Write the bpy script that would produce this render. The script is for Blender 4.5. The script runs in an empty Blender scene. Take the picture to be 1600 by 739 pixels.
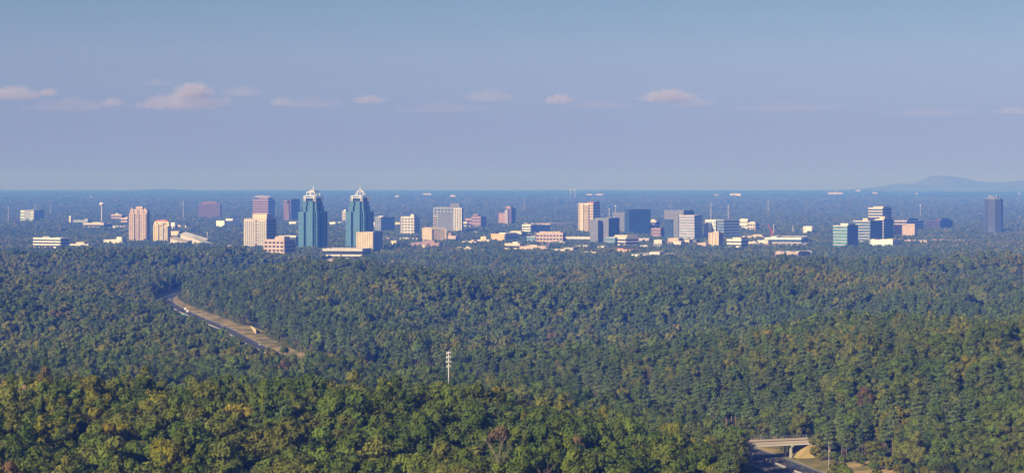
import bpy, math, random
import numpy as np
from mathutils import Vector, Matrix

sc = bpy.context.scene
C = sc.collection
R = math.radians
random.seed(7)

# ------------------------------------------------------------------ camera
F = 3200.0            # focal length in photograph pixels (1600 wide)
HZ = 297.0            # horizon row
ZC = 200.0            # camera height
cam_d = bpy.data.cameras.new('camera')
cam = bpy.data.objects.new('camera', cam_d)
C.objects.link(cam)
cam.location = (0, 0, ZC)
cam.rotation_euler = (R(90), 0, 0)
cam_d.sensor_width = 36.0
cam_d.lens = 36.0 * F / 1600.0
cam_d.shift_y = -(369.5 - HZ) / 1600.0
cam_d.clip_start = 1.0
cam_d.clip_end = 300000.0
sc.camera = cam

# ------------------------------------------------------------------ sun, sky, exposure
SUN_EL, SUN_PHI = 26.0, 40.0        # elevation; degrees left of straight behind the camera
to_sun = Vector((-math.sin(R(SUN_PHI)) * math.cos(R(SUN_EL)), -math.cos(R(SUN_PHI)) * math.cos(R(SUN_EL)), math.sin(R(SUN_EL))))
sd = bpy.data.lights.new('sun', 'SUN')
sd.energy = 4.8
sd.color = (1.0, 0.87, 0.68)
sd.angle = R(0.5)
sun = bpy.data.objects.new('sun', sd)
C.objects.link(sun)
sun.rotation_euler = to_sun.to_track_quat('Z', 'Y').to_euler()
world = bpy.data.worlds.new('World')
sc.world = world
world.use_nodes = True
wn, wl = world.node_tree.nodes, world.node_tree.links
wn.clear()
sky = wn.new('ShaderNodeTexSky')
sky.sky_type = 'NISHITA'
sky.sun_disc = False
sky.sun_elevation = R(SUN_EL)
sky.sun_rotation = math.atan2(to_sun.x, to_sun.y)
sky.altitude = 0
sky.air_density = 0.4
sky.dust_density = 0.85
sky.ozone_density = 4.0
bg = wn.new('ShaderNodeBackground')
bg.inputs['Strength'].default_value = 0.105
wo = wn.new('ShaderNodeOutputWorld')
tint = wn.new('ShaderNodeMix'); tint.data_type = 'RGBA'; tint.blend_type = 'MULTIPLY'
tint.inputs['Factor'].default_value = 1.0
wtc = wn.new('ShaderNodeTexCoord'); wsx = wn.new('ShaderNodeSeparateXYZ'); wr = wn.new('ShaderNodeValToRGB')
wl.new(wtc.outputs['Generated'], wsx.inputs[0]); wl.new(wsx.outputs[2], wr.inputs[0]); wl.new(wr.outputs[0], tint.inputs['B'])
el = wr.color_ramp.elements       # dusky mauve low down, paler above it, plain blue overhead, the same all round
el[0].position = 0.0; el[0].color = (0.78, 0.545, 0.53, 1)
el[1].position = 1.0; el[1].color = (0.80, 0.64, 0.56, 1)
for p_, c_ in ((0.030, (0.75, 0.52, 0.51)), (0.066, (0.95, 0.69, 0.55)), (0.10, (0.84, 0.72, 0.535)), (0.30, (0.80, 0.64, 0.56))):
    e_ = el.new(p_); e_.color = (*c_, 1)
wl.new(sky.outputs[0], tint.inputs['A'])
wl.new(tint.outputs['Result'], bg.inputs[0])
wl.new(bg.outputs[0], wo.inputs[0])
sc.view_settings.view_transform = 'Standard'
sc.view_settings.look = 'None'
sc.view_settings.exposure = 0.62
sc.view_settings.gamma = 1.0
sc.view_settings.use_curve_mapping = False
cy = sc.cycles
cy.max_bounces = 4
cy.diffuse_bounces = 2
cy.glossy_bounces = 2
cy.transmission_bounces = 2
cy.volume_bounces = 0
cy.transparent_max_bounces = 8
cy.caustics_reflective = False
cy.caustics_refractive = False
cy.use_denoising = True

# ------------------------------------------------------------------ helpers
def P(px, py, Y):
    return Vector(((px - 800.0) / F * Y, Y, ZC - (py - HZ) / F * Y))

def tag(o, label=None, cat=None, group=None, kind=None):
    if label: o['label'] = label
    if cat: o['category'] = cat
    if group: o['group'] = group
    if kind: o['kind'] = kind
    return o

def empty(name, loc, rz=0.0, label=None, cat=None, group=None):
    o = bpy.data.objects.new(name, None)
    C.objects.link(o)
    o.location = loc
    o.rotation_euler = (0, 0, rz)
    return tag(o, label, cat, group)

class MB:
    def __init__(s):
        s.v, s.f, s.m = [], [], []
    def add(s, vs, fs, mi=0):
        n = len(s.v)
        s.v.extend([tuple(q) for q in vs])
        for q in fs:
            s.f.append(tuple(i + n for i in q)); s.m.append(mi)
        return s
    def box(s, x0, x1, y0, y1, z0, z1, mi=0):
        return s.add([(x0,y0,z0),(x1,y0,z0),(x1,y1,z0),(x0,y1,z0),(x0,y0,z1),(x1,y0,z1),(x1,y1,z1),(x0,y1,z1)],
                     [(0,3,2,1),(4,5,6,7),(0,1,5,4),(1,2,6,5),(2,3,7,6),(3,0,4,7)], mi)
    def prism(s, pts, z0, z1, mi=0):
        n = len(pts)
        vs = [(x, y, z0) for x, y in pts] + [(x, y, z1) for x, y in pts]
        fs = [tuple(range(n))[::-1], tuple(range(n, 2 * n))] + [(i, (i+1) % n, n + (i+1) % n, n + i) for i in range(n)]
        return s.add(vs, fs, mi)
    def loft(s, rings, mi=0, cap=True):
        n = len(rings[0]); vs = [q for r in rings for q in r]; fs = []
        for k in range(len(rings) - 1):
            for i in range(n):
                j = (i + 1) % n
                fs.append((k*n+i, k*n+j, (k+1)*n+j, (k+1)*n+i))
        if cap:
            fs.append(tuple(range(n))[::-1]); fs.append(tuple(range((len(rings)-1)*n, len(rings)*n)))
        return s.add(vs, fs, mi)
    def tube(s, p, q, r0, r1=None, n=6, mi=0):
        p, q = Vector(p), Vector(q); r1 = r0 if r1 is None else r1
        d = (q - p).normalized(); a = d.orthogonal().normalized(); b = d.cross(a)
        ring = lambda c, r: [c + (a * math.cos(t) + b * math.sin(t)) * r for t in [2*math.pi*i/n + math.pi/4 for i in range(n)]]
        return s.loft([ring(p, r0), ring(q, r1)], mi)
    def lathe(s, prof, n=12, c=(0, 0, 0), mi=0):
        rings = [[(c[0] + r*math.cos(2*math.pi*i/n), c[1] + r*math.sin(2*math.pi*i/n), c[2] + z) for i in range(n)] for r, z in prof]
        return s.loft(rings, mi)
    def mesh(s, name, mats=()):
        me = bpy.data.meshes.new(name)
        me.from_pydata(s.v, [], s.f)
        for m in mats: me.materials.append(m)
        if len(mats) > 1: me.polygons.foreach_set('material_index', s.m)
        me.update()
        return me
    def build(s, name, mat, parent=None, loc=None, rz=0.0, kind=None, label=None):
        mats = mat if isinstance(mat, (list, tuple)) else [mat]
        o = bpy.data.objects.new(name, s.mesh(name, mats))
        C.objects.link(o)
        if parent: o.parent = parent
        if loc is not None: o.location = loc
        if rz: o.rotation_euler = (0, 0, rz)
        return tag(o, label, None, None, kind)

def copy_tree(o, parent=None):
    c = o.copy(); C.objects.link(c); c.parent = parent
    for ch in o.children: copy_tree(ch, c)
    return c

# ---- numpy noise
def vnoise(x, y, seed=0):
    xi, yi = np.floor(x).astype(np.int64), np.floor(y).astype(np.int64)
    xf, yf = x - xi, y - yi
    def h(a, b):
        n = (a * 374761393 + b * 668265263 + seed * 1442695041) & 0xFFFFFFFF
        n = ((n ^ (n >> 13)) * 1274126177) & 0xFFFFFFFF
        n = n ^ (n >> 16)
        return (n & 0xFFFF) / 65535.0
    u, v = xf*xf*(3-2*xf), yf*yf*(3-2*yf)
    return (h(xi,yi)*(1-u)+h(xi+1,yi)*u)*(1-v) + (h(xi,yi+1)*(1-u)+h(xi+1,yi+1)*u)*v
def fbm(x, y, seed=0, o=4):
    t, a, s = 0, 1.0, 0
    for k in range(o):
        t = t + a * vnoise(x * 2**k, y * 2**k, seed + 17*k); s += a; a *= 0.5
    return t / s * 2 - 1
def S(a, b, x):
    t = np.clip((x - a) / (b - a), 0, 1)
    return t * t * (3 - 2 * t)

# ------------------------------------------------------------------ materials
def nodes(name):
    m = bpy.data.materials.new(name); m.use_nodes = True
    nt = m.node_tree; nt.nodes.clear()
    return m, nt.nodes, nt.links

def pmat(name, col, rough=0.7, metal=0.0, spec=0.3, var=0.12, scale=0.05, coat=0.0):
    """Principled with a faint two-scale mottling of the colour."""
    m, n, l = nodes(name)
    out = n.new('ShaderNodeOutputMaterial'); p = n.new('ShaderNodeBsdfPrincipled')
    tc = n.new('ShaderNodeTexCoord'); nz = n.new('ShaderNodeTexNoise')
    nz.inputs['Scale'].default_value = scale; nz.inputs['Detail'].default_value = 5
    mr = n.new('ShaderNodeMapRange'); mr.inputs['From Min'].default_value = 0.3; mr.inputs['From Max'].default_value = 0.7
    mr.inputs['To Min'].default_value = 1 - var; mr.inputs['To Max'].default_value = 1 + var
    mx = n.new('ShaderNodeMix'); mx.data_type = 'RGBA'; mx.blend_type = 'MULTIPLY'; mx.inputs['Factor'].default_value = 1
    mx.inputs['A'].default_value = (*col, 1)
    l.new(tc.outputs['Object'], nz.inputs['Vector']); l.new(nz.outputs['Fac'], mr.inputs['Value']); l.new(mr.outputs[0], mx.inputs['B'])
    l.new(mx.outputs['Result'], p.inputs['Base Color'])
    p.inputs['Roughness'].default_value = rough; p.inputs['Metallic'].default_value = metal
    p.inputs['Specular IOR Level'].default_value = spec
    l.new(p.outputs[0], out.inputs[0])
    return m

def glassmat(name, col, rough=0.42, metal=0.04):
    """Coated glass: reflects the sky, single panes differ a little."""
    m, n, l = nodes(name)
    out = n.new('ShaderNodeOutputMaterial'); p = n.new('ShaderNodeBsdfPrincipled')
    tc = n.new('ShaderNodeTexCoord'); vo = n.new('ShaderNodeTexVoronoi')
    mp = n.new('ShaderNodeMapping'); mp.inputs['Scale'].default_value = (0.22, 0.22, 0.26)
    vo.inputs['Scale'].default_value = 1.0; vo.inputs['Randomness'].default_value = 0.0
    mr = n.new('ShaderNodeMapRange'); mr.inputs['To Min'].default_value = 0.65; mr.inputs['To Max'].default_value = 1.35
    mx = n.new('ShaderNodeMix'); mx.data_type = 'RGBA'; mx.blend_type = 'MULTIPLY'; mx.inputs['Factor'].default_value = 1
    mx.inputs['A'].default_value = (*col, 1)
    sx = n.new('ShaderNodeSeparateColor')
    l.new(tc.outputs['Object'], mp.inputs['Vector']); l.new(mp.outputs[0], vo.inputs['Vector'])
    l.new(vo.outputs['Color'], sx.inputs[0]); l.new(sx.outputs[0], mr.inputs['Value']); l.new(mr.outputs[0], mx.inputs['B'])
    l.new(mx.outputs['Result'], p.inputs['Base Color'])
    p.inputs['Roughness'].default_value = rough; p.inputs['Metallic'].default_value = metal
    p.inputs['Specular IOR Level'].default_value = 0.2
    l.new(p.outputs[0], out.inputs[0])
    return m

def leafmat(name, col, col2, trans=0.30):
    """Leaves: each leaf clump and each tree a little different, some light through."""
    m, n, l = nodes(name)
    out = n.new('ShaderNodeOutputMaterial')
    geo = n.new('ShaderNodeNewGeometry'); oi = n.new('ShaderNodeObjectInfo')
    mix = n.new('ShaderNodeMix'); mix.data_type = 'RGBA'
    mix.inputs['A'].default_value = (*col, 1); mix.inputs['B'].default_value = (*col2, 1)
    l.new(geo.outputs['Random Per Island'], mix.inputs['Factor'])
    hs = n.new('ShaderNodeHueSaturation')
    mv = n.new('ShaderNodeMapRange'); mv.inputs['To Min'].default_value = 0.80; mv.inputs['To Max'].default_value = 1.25
    l.new(oi.outputs['Random'], mv.inputs['Value']); l.new(mv.outputs[0], hs.inputs['Value'])
    mh = n.new('ShaderNodeMapRange'); mh.inputs['To Min'].default_value = 0.488; mh.inputs['To Max'].default_value = 0.515
    ml = n.new('ShaderNodeMath'); ml.operation = 'FRACT'; mm = n.new('ShaderNodeMath'); mm.operation = 'MULTIPLY'; mm.inputs[1].default_value = 7.31
    l.new(oi.outputs['Random'], mm.inputs[0]); l.new(mm.outputs[0], ml.inputs[0]); l.new(ml.outputs[0], mh.inputs['Value']); l.new(mh.outputs[0], hs.inputs['Hue'])
    l.new(mix.outputs['Result'], hs.inputs['Color'])
    d = n.new('ShaderNodeBsdfDiffuse'); t = n.new('ShaderNodeBsdfTranslucent'); ms = n.new('ShaderNodeMixShader')
    ms.inputs[0].default_value = trans
    l.new(hs.outputs[0], d.inputs[0]); l.new(hs.outputs[0], t.inputs[0])
    l.new(d.outputs[0], ms.inputs[1]); l.new(t.outputs[0], ms.inputs[2]); l.new(ms.outputs[0], out.inputs[0])
    return m

LEAF = {
    'deep':   leafmat('leaf_deep_green', (0.067, 0.100, 0.017), (0.109, 0.147, 0.026)),
    'mid':    leafmat('leaf_mid_green', (0.097, 0.136, 0.019), (0.146, 0.185, 0.029)),
    'olive':  leafmat('leaf_olive', (0.119, 0.134, 0.026), (0.171, 0.182, 0.036)),
    'lime':   leafmat('leaf_yellow_green', (0.160, 0.162, 0.015), (0.225, 0.208, 0.022)),
    'gold':   leafmat('leaf_golden', (0.200, 0.168, 0.022), (0.275, 0.220, 0.032)),
    'rust':   leafmat('leaf_rust_brown', (0.135, 0.095, 0.045), (0.189, 0.135, 0.063)),
    'pine':   leafmat('needle_dark_green', (0.078, 0.114, 0.036), (0.121, 0.163, 0.050), 0.1),
    'bare':   leafmat('bare_twigs', (0.153, 0.122, 0.095), (0.216, 0.176, 0.135), 0.05),
}
BARK = pmat('bark', (0.085, 0.062, 0.046), 0.9, var=0.3, scale=0.8)
PBARK = pmat('pine_bark', (0.20, 0.135, 0.095), 0.9, var=0.3, scale=0.8)

M = {}
for nm, col in dict(white=(.60,.59,.57), offwhite=(.50,.48,.45), cream=(.52,.45,.34), yellowcream=(.60,.50,.29), tan=(.48,.39,.30),
                    pinkstone=(.40,.325,.30), rose=(.30,.20,.205), mauve=(.15,.10,.12), darkmauve=(.075,.06,.085), brick=(.42,.20,.15),
                    orange=(.62,.38,.20), salmon=(.46,.36,.31), grey=(.36,.36,.37), bluegrey=(.26,.30,.36), darkgrey=(.12,.125,.14),
                    concrete=(.40,.37,.33), palewhite=(.70,.69,.67), lav=(.42,.38,.45), slate=(.15,.165,.205), towerslate=(.085,.08,.105), roofgrey=(.30,.29,.29),
                    redroof=(.44,.15,.13), tile=(.55,.26,.17), shingle=(.15,.115,.115), cranered=(.62,.07,.09), signgreen=(.0,.26,.17),
                    steel=(.36,.35,.33), orangesign=(.85,.30,.03), black=(.02,.02,.022), carwhite=(.78,.78,.78), carred=(.4,.03,.03),
                    carblue=(.05,.10,.22), carsilver=(.5,.51,.53), cardark=(.04,.04,.045), rubber=(.02,.02,.02), stripe=(.78,.77,.72)).items():
    M[nm] = pmat(nm, col, 0.75 if nm not in ('carwhite','carred','carblue','carsilver','cardark','steel') else 0.3)
for nm, col in dict(g_teal=(.085,.20,.25), g_tealdark=(.025,.075,.13), g_dark=(.02,.025,.04), g_blue=(.055,.105,.19), g_grey=(.17,.245,.36),
                    g_navy=(.03,.06,.11), g_mauve=(.032,.03,.05), g_green=(.09,.22,.22), g_brown=(.09,.065,.055), g_pale=(.20,.285,.42)).items():
    M[nm] = glassmat(nm, col)

M['t_glass'] = pmat('tower_glass', (.075, .175, .265), 0.32, 0.12, 0.5, var=.22, scale=.16)
M['t_dark'] = pmat('tower_recess_glass', (.012, .030, .055), 0.3, 0.1, 0.4)  # near-black tone puts the shade of the recesses into the glass colour
M['t_band'] = pmat('tower_floor_band', (.035, .10, .165), 0.4, 0.1, 0.4)
# ------------------------------------------------------------------ the highway line
def catmull(pts, step=8.0):
    pts = [np.array(p, float) for p in pts]
    pts = [2*pts[0]-pts[1]] + pts + [2*pts[-1]-pts[-2]]
    out = []
    for i in range(1, len(pts)-2):
        p0, p1, p2, p3 = pts[i-1:i+3]
        n = max(2, int(np.linalg.norm(p2-p1)/step))
        for t in np.linspace(0, 1, n, endpoint=False):
            out.append(0.5*((2*p1)+(-p0+p2)*t+(2*p0-5*p1+4*p2-p3)*t*t+(-p0+3*p1-3*p2+p3)*t**3))
    out.append(pts[-2])
    return np.array(out)
ROAD = catmull([(330,480,38),(262,800,37),(207,1000,36),(165,1195,36),(144,1290,36),(102,1420,36),(0,1610,35.5),(-146,1802,35),(-245,2060,35),
                (-345,2422,35),(-445,2750,36),(-520,3052,37),(-528,3330,38),(-490,3600,38),(-437,3880,38),(-405,4340,37),(-385,4800,30),(-330,5250,22)])
RT = np.gradient(ROAD[:, :2], axis=0); RT /= np.linalg.norm(RT, axis=1)[:, None]
RN = np.stack([RT[:,1], -RT[:,0]], 1)          # to the right of travel away from the camera
def road_info(X, Y):
    """signed distance (right +) and road height for points near the road."""
    X = np.asarray(X, float).ravel(); Y = np.asarray(Y, float).ravel()
    sd_ = np.full(X.shape, 1e4); zr = np.zeros(X.shape)
    near = np.where((Y > 300) & (Y < 5500) & (X < 700) & (X > -900))[0]
    rd = ROAD[::2]; rn = RN[::2]
    for c in range(0, len(near), 20000):
        ix = near[c:c+20000]
        d2 = (X[ix][:,None]-rd[None,:,0])**2 + (Y[ix][:,None]-rd[None,:,1])**2
        k = d2.argmin(1)
        s = (X[ix]-rd[k,0])*rn[k,0] + (Y[ix]-rd[k,1])*rn[k,1]
        sd_[ix] = np.sign(s + 1e-9)*np.sqrt(d2[np.arange(len(ix)), k]); zr[ix] = rd[k,2]
    return sd_, zr

PROF_Y = [-4000, 800, 1500, 2000, 3000, 4000, 4800, 6000, 8000, 11000, 16000, 22000, 30000, 38000, 46000, 62000]
PROF_Z = [45, 45, 43, 40, 38, 33, 26, 24, 26, 36, 60, 95, 138, 168, 182, 178]
def ground(X, Y):
    X = np.asarray(X, float); Y = np.asarray(Y, float)
    shp = np.broadcast(X, Y).shape
    X = np.broadcast_to(X, shp).ravel(); Y = np.broadcast_to(Y, shp).ravel()
    g = np.interp(Y, PROF_Y, PROF_Z)
    ax = X / np.maximum(Y, 500)*F + 800                       # bearing, to place hills
    sd0, _z = road_info(X, Y)
    calm = .25 + .75*S(60, 320, np.abs(sd0))
    g = g + fbm(X/560, Y/640, 3, 3) * 36 * calm * S(1450, 2000, Y) * (1 - S(4200, 4900, Y))
    g = g + (22 - 92*np.abs(fbm(X/900 + 3.1, Y/420, 19, 2))) * calm * S(1600, 2100, Y) * (1 - S(3450, 4150, Y))
    g = g + fbm(X/260, Y/330, 5, 3) * (5 + 6*S(1500, 1900, Y)) * (1 - S(4600, 5200, Y))
    g = g + fbm(X/1800, Y/1100, 8, 3) * (4*S(5500, 7000, Y) + 26*S(8500, 15000, Y))*(1 - 0.4*S(30000, 40000, Y))
    sdv, zr = road_info(X, Y)
    left = np.clip(-sdv, 0, 1e5) * (np.abs(sdv) < 9e3) + 1e3*(np.abs(sdv) >= 9e3)*(X < 100)
    g = g + np.interp(Y, [0, 560, 700, 880, 980, 1240, 1400], [26, 30, 36, 46, 42, 2, -6]) * S(25 + 40*np.exp(-((Y-1120)/130)**2), 270, left) * (X < 400) * (Y < 1800) * (1 - S(1430, 1800, Y))
    g = g + 21*np.exp(-((Y-1830)/220)**2) * S(60, 330, X) - 12*np.exp(-((Y-2330)/230)**2)*S(0, 300, X)
    g = g + 32*np.exp(-((Y-4150)/330)**2) * (1 - S(-585, -485, X)) * (0.12 + 0.88*S(-1000, -760, X))
    g = g + 3*np.exp(-((Y-3500)/500)**2) * S(-470, -330, X)*(1 - S(-200, 200, X))
    right = np.clip(sdv, 0, 1e5)*(np.abs(sdv) < 9e3) + 1e3*(np.abs(sdv) >= 9e3)*(X >= 100)
    g = g + np.interp(Y, [0, 600, 850, 1150, 1400, 1600, 1900, 2400], [8, 12, 18, 31, 42, 22, -4, 0]) * S(20, 225, right) * (X > -60)
    g = g + 20*S(35, 210, sdv)*(np.abs(sdv) < 9e3)*(1 - S(260, 520, sdv))*S(1950, 2300, Y)*(1 - S(3150, 3600, Y))
    g = g + 15*S(170, 400, -sdv)*(np.abs(sdv) < 9e3)*(1 - S(520, 760, -sdv))*S(2250, 2450, Y)*(1 - S(2650, 2950, Y))
    g = g + 46*np.exp(-((ax-255)/42)**2)*np.exp(-((Y-37000)/3500)**2) + 30*np.exp(-((ax-1345)/30)**2)*np.exp(-((Y-37000)/3500)**2)
    wl_ = (1 - S(120, 300, -sdv))*(sdv < 0)*S(1700, 1800, Y)*(1 - S(2750, 2950, Y))
    g = g*(1-wl_) + np.minimum(g, zr + 2)*wl_
    w = 1 - S(26, 90, np.abs(sdv))
    g = g*(1-w) + zr*w
    return g.reshape(shp)

def gz(x, y): return float(ground(np.array([x]), np.array([y]))[0])
_YS = np.exp(np.linspace(math.log(4300), math.log(44000), 900))
def solve_Y(px, pyb, canopy=13.0):
    z = ground((px-800)/F*_YS, _YS) + canopy
    py = np.minimum.accumulate(HZ + F*(ZC - z)/_YS)
    k = np.where(py <= pyb)[0]
    return float(_YS[k[0]]) if len(k) else 44000.0

# ------------------------------------------------------------------ ground sheet
def make_ground():
    rows = np.concatenate([[-4000, -2000, -800, 0, 250, 420], np.exp(np.linspace(math.log(520), math.log(61000), 800))])
    k = np.concatenate([np.linspace(-0.58, -0.33, 14)[:-1], np.linspace(-0.33, 0.33, 260), np.linspace(0.33, 0.58, 14)[1:]])
    X = k[None,:]*np.maximum(rows, 1100)[:,None]*np.where(rows < 520, 1, 1)[:,None]; Y = np.repeat(rows[:,None], len(k), 1)
    X = k[None,:]*(np.maximum(rows, 520)[:,None])
    Z = ground(X, Y)
    far = S(7000, 13000, Y)
    Z = Z + far*9*(vnoise(X/70, Y/110, 31) + 0.6*vnoise(X/30, Y/55, 33))
    sdv, zr = road_info(X, Y)
    Z = Z - 0.35*(np.abs(sdv.reshape(Z.shape)) < 24)
    n, m_ = X.shape
    v = np.stack([X.ravel(), Y.ravel(), Z.ravel()], 1)
    idx = np.arange(n*m_).reshape(n, m_)
    f = np.stack([idx[:-1,:-1], idx[:-1,1:], idx[1:,1:], idx[1:,:-1]], -1).reshape(-1, 4)
    me = bpy.data.meshes.new('ground')
    me.vertices.add(len(v)); me.vertices.foreach_set('co', v.ravel())
    me.loops.add(f.size); me.loops.foreach_set('vertex_index', f.ravel().astype(np.int32))
    me.polygons.add(len(f)); me.polygons.foreach_set('loop_start', np.arange(0, f.size, 4, dtype=np.int32))
    me.update(calc_edges=True)
    m, nn, l = nodes('ground_cover')
    out = nn.new('ShaderNodeOutputMaterial'); d = nn.new('ShaderNodeBsdfDiffuse')
    tc = nn.new('ShaderNodeTexCoord'); n1 = nn.new('ShaderNodeTexNoise'); n1.inputs['Scale'].default_value = 0.011; n1.inputs['Detail'].default_value = 9; n1.inputs['Roughness'].default_value = 0.7
    cr = nn.new('ShaderNodeValToRGB')
    cr.color_ramp.elements[0].position = 0.36; cr.color_ramp.elements[0].color = (0.020, 0.032, 0.014, 1)
    cr.color_ramp.elements[1].position = 0.66; cr.color_ramp.elements[1].color = (0.075, 0.088, 0.032, 1)
    bp = nn.new('ShaderNodeBump'); bp.inputs['Strength'].default_value = 0.8; bp.inputs['Distance'].default_value = 8.0
    l.new(tc.outputs['Object'], n1.inputs['Vector']); l.new(n1.outputs['Fac'], cr.inputs['Fac']); l.new(cr.outputs['Color'], d.inputs['Color'])
    l.new(n1.outputs['Fac'], bp.inputs['Height']); l.new(bp.outputs[0], d.inputs['Normal']); l.new(d.outputs[0], out.inputs[0])
    me.materials.append(m)
    o = bpy.data.objects.new('ground', me); C.objects.link(o)
    tag(o, 'wooded rolling ground running back to the horizon', None, None, 'structure')
make_ground()

def make_mountain():
    sil = [(1290,298),(1330,296),(1362,293.5),(1384,290.5),(1404,286.5),(1418,287.3),(1430,287.6),(1440,284),(1450,279),(1458,275.2),(1464,274),(1474,275),(1490,276.3),(1502,277.8),(1515,281),(1530,284),(1548,285.4),(1565,285.6),(1582,283.2),(1602,282),(1640,284),(1690,290),(1760,298)]
    Yc = 39000.0
    xs = np.linspace(1290, 1760, 190); hs = np.interp(xs, [a for a, _ in sil], [b for _, b in sil])
    ys = np.linspace(-1, 1, 26)
    X = (xs[:,None]-800)/F*Yc + 0*ys[None,:]; Y = Yc + ys[None,:]*2600 + 0*xs[:,None]
    top = ZC - (hs-HZ)/F*Yc
    Z = 150 + (top[:,None]-150)*np.clip(1-np.abs(ys[None,:])**1.5, 0, 1)
    Z = Z + 12*fbm(X/260, Y/400, 44, 4)*(np.abs(ys[None,:]) > 0.05)
    a, b = X.shape; idx = np.arange(a*b).reshape(a, b)
    f = np.stack([idx[:-1,:-1], idx[1:,:-1], idx[1:,1:], idx[:-1,1:]], -1).reshape(-1, 4)
    me = bpy.data.meshes.new('mountain'); me.from_pydata(np.stack([X.ravel(),Y.ravel(),Z.ravel()],1).tolist(), [], f.tolist())
    for p in me.polygons: p.use_smooth = True
    me.materials.append(pmat('mountain_rock_and_woods', (0.10, 0.105, 0.085), 0.95, var=0.35, scale=0.004))
    o = bpy.data.objects.new('mountain', me); C.objects.link(o)
    tag(o, 'lone blue mountain with a blunt peak on the horizon', None, None, 'structure')
make_mountain()

# ------------------------------------------------------------------ highway
CLEAR = []          # (matrix inverse-ish test) footprints free of trees: (x, y, ux, uy, x0, x1, y0, y1)
def ribbon(name, o0, o1, mat, dz, i0=0, i1=None, step=2, thick=None):
    pts = list(range(len(ROAD)))[i0:i1][::step]
    mb = MB(); L, Rr = [], []
    for i in pts:
        c = ROAD[i]; nrm = RN[i]
        L.append((c[0]+nrm[0]*o0, c[1]+nrm[1]*o0, c[2]+dz)); Rr.append((c[0]+nrm[0]*o1, c[1]+nrm[1]*o1, c[2]+dz))
    if thick:
        rings = [[(l[0],l[1],l[2]-thick), (r[0],r[1],r[2]-thick), r, l] for l, r in zip(L, Rr)]
        mb.loft(rings)
    else:
        n = len(pts)
        mb.add(L + Rr, [(k, n+k, n+k+1, k+1) for k in range(n-1)])
    return mb.build(name, mat)
asphalt = pmat('asphalt', (0.052, 0.053, 0.057), 0.85, var=0.25, scale=0.12)
grassm, _n, _l = nodes('dry_verge_grass')
_o = _n.new('ShaderNodeOutputMaterial'); _d = _n.new('ShaderNodeBsdfDiffuse'); _t = _n.new('ShaderNodeTexCoord'); _z = _n.new('ShaderNodeTexNoise')
_z.inputs['Scale'].default_value = 0.05; _z.inputs['Detail'].default_value = 8; _r = _n.new('ShaderNodeValToRGB')
_r.color_ramp.elements[0].position = .38; _r.color_ramp.elements[0].color = (.13,.13,.04,1)
_r.color_ramp.elements[1].position = .62; _r.color_ramp.elements[1].color = (.36,.27,.115,1)
_l.new(_t.outputs['Object'], _z.inputs['Vector']); _l.new(_z.outputs['Fac'], _r.inputs['Fac']); _l.new(_r.outputs[0], _d.inputs[0]); _l.new(_d.outputs[0], _o.inputs[0])

RW = 15.0
road = ribbon('highway', -RW, RW, asphalt, 0.0)
tag(road, 'dark asphalt highway curving through the woods towards the towers', None, None, 'structure')
for o0, o1, nm in ((-0.9, 0.9, 'median_barrier'),):
    b = ribbon(nm, -0.35, 0.35, M['concrete'], 0.95, thick=1.0); b.parent = road
for off in (-13.2, -1.6, 1.6, 13.2):
    e = ribbon('edge_line', off-0.12, off+0.12, M['stripe'], 0.008); e.parent = road
# broken lane lines, one mesh of small dashes
mb = MB()
for off in (-9.4, -5.5, 5.5, 9.4):
    for i in range(0, len(ROAD)-1, 2):
        c, nr, t = ROAD[i], RN[i], RT[i]
        q = [(c[0]+nr[0]*(off+s)+t[0]*u, c[1]+nr[1]*(off+s)+t[1]*u, c[2]+0.008) for s, u in ((-.1,0),(.1,0),(.1,4),(-.1,4))]
        mb.add(q, [(0,1,2,3)])
mb.build('lane_dashes', M['stripe'], road, kind='stuff')
for side in (-1, 1):
    k = ribbon('kerb', side*RW if side > 0 else -RW-0.5, side*RW+0.5 if side > 0 else -RW, M['concrete'], 0.13, thick=0.5); k.parent = road
# verge grass: right hand side wide where the photograph shows it
def verge_w(y):
    return float(np.interp(y, [900, 1208, 1238, 1330, 1450, 1720, 1850, 2350, 2650, 2800, 3100, 4000], [28, 28, 9, 9, 9, 13, 18, 20, 19, 15, 9, 6]))
NV = 7
vx, vy, vz = [], [], []
for i in range(0, len(ROAD), 2):
    c, nr = ROAD[i], RN[i]; w = verge_w(c[1]) + 9
    for k in range(NV):
        o_ = RW + 0.5 + w*k/(NV-1)
        vx.append(c[0]+nr[0]*o_); vy.append(c[1]+nr[1]*o_); vz.append(c[2]+0.05 if k == 0 else 0)
gv = ground(np.array(vx), np.array(vy))
mbv = MB(); n_ = len(vx)//NV
mbv.add([(vx[q], vy[q], max(vz[q], gv[q]+.45) if q % NV else vz[q]) for q in range(len(vx))],
        [(r_*NV+k, r_*NV+k+1, (r_+1)*NV+k+1, (r_+1)*NV+k) for r_ in range(n_-1) for k in range(NV-1)])
tag(mbv.build('verge_grass', grassm), 'dry yellow mown grass along the far side of the highway', 'grass', None, 'stuff')

def road_at(y, off=0.0):
    k = int(np.abs(ROAD[:,1]-y).argmin())
    return ROAD[k] + np.array([RN[k][0]*off, RN[k][1]*off, 0]), math.atan2(RT[k][1], RT[k][0])

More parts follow.
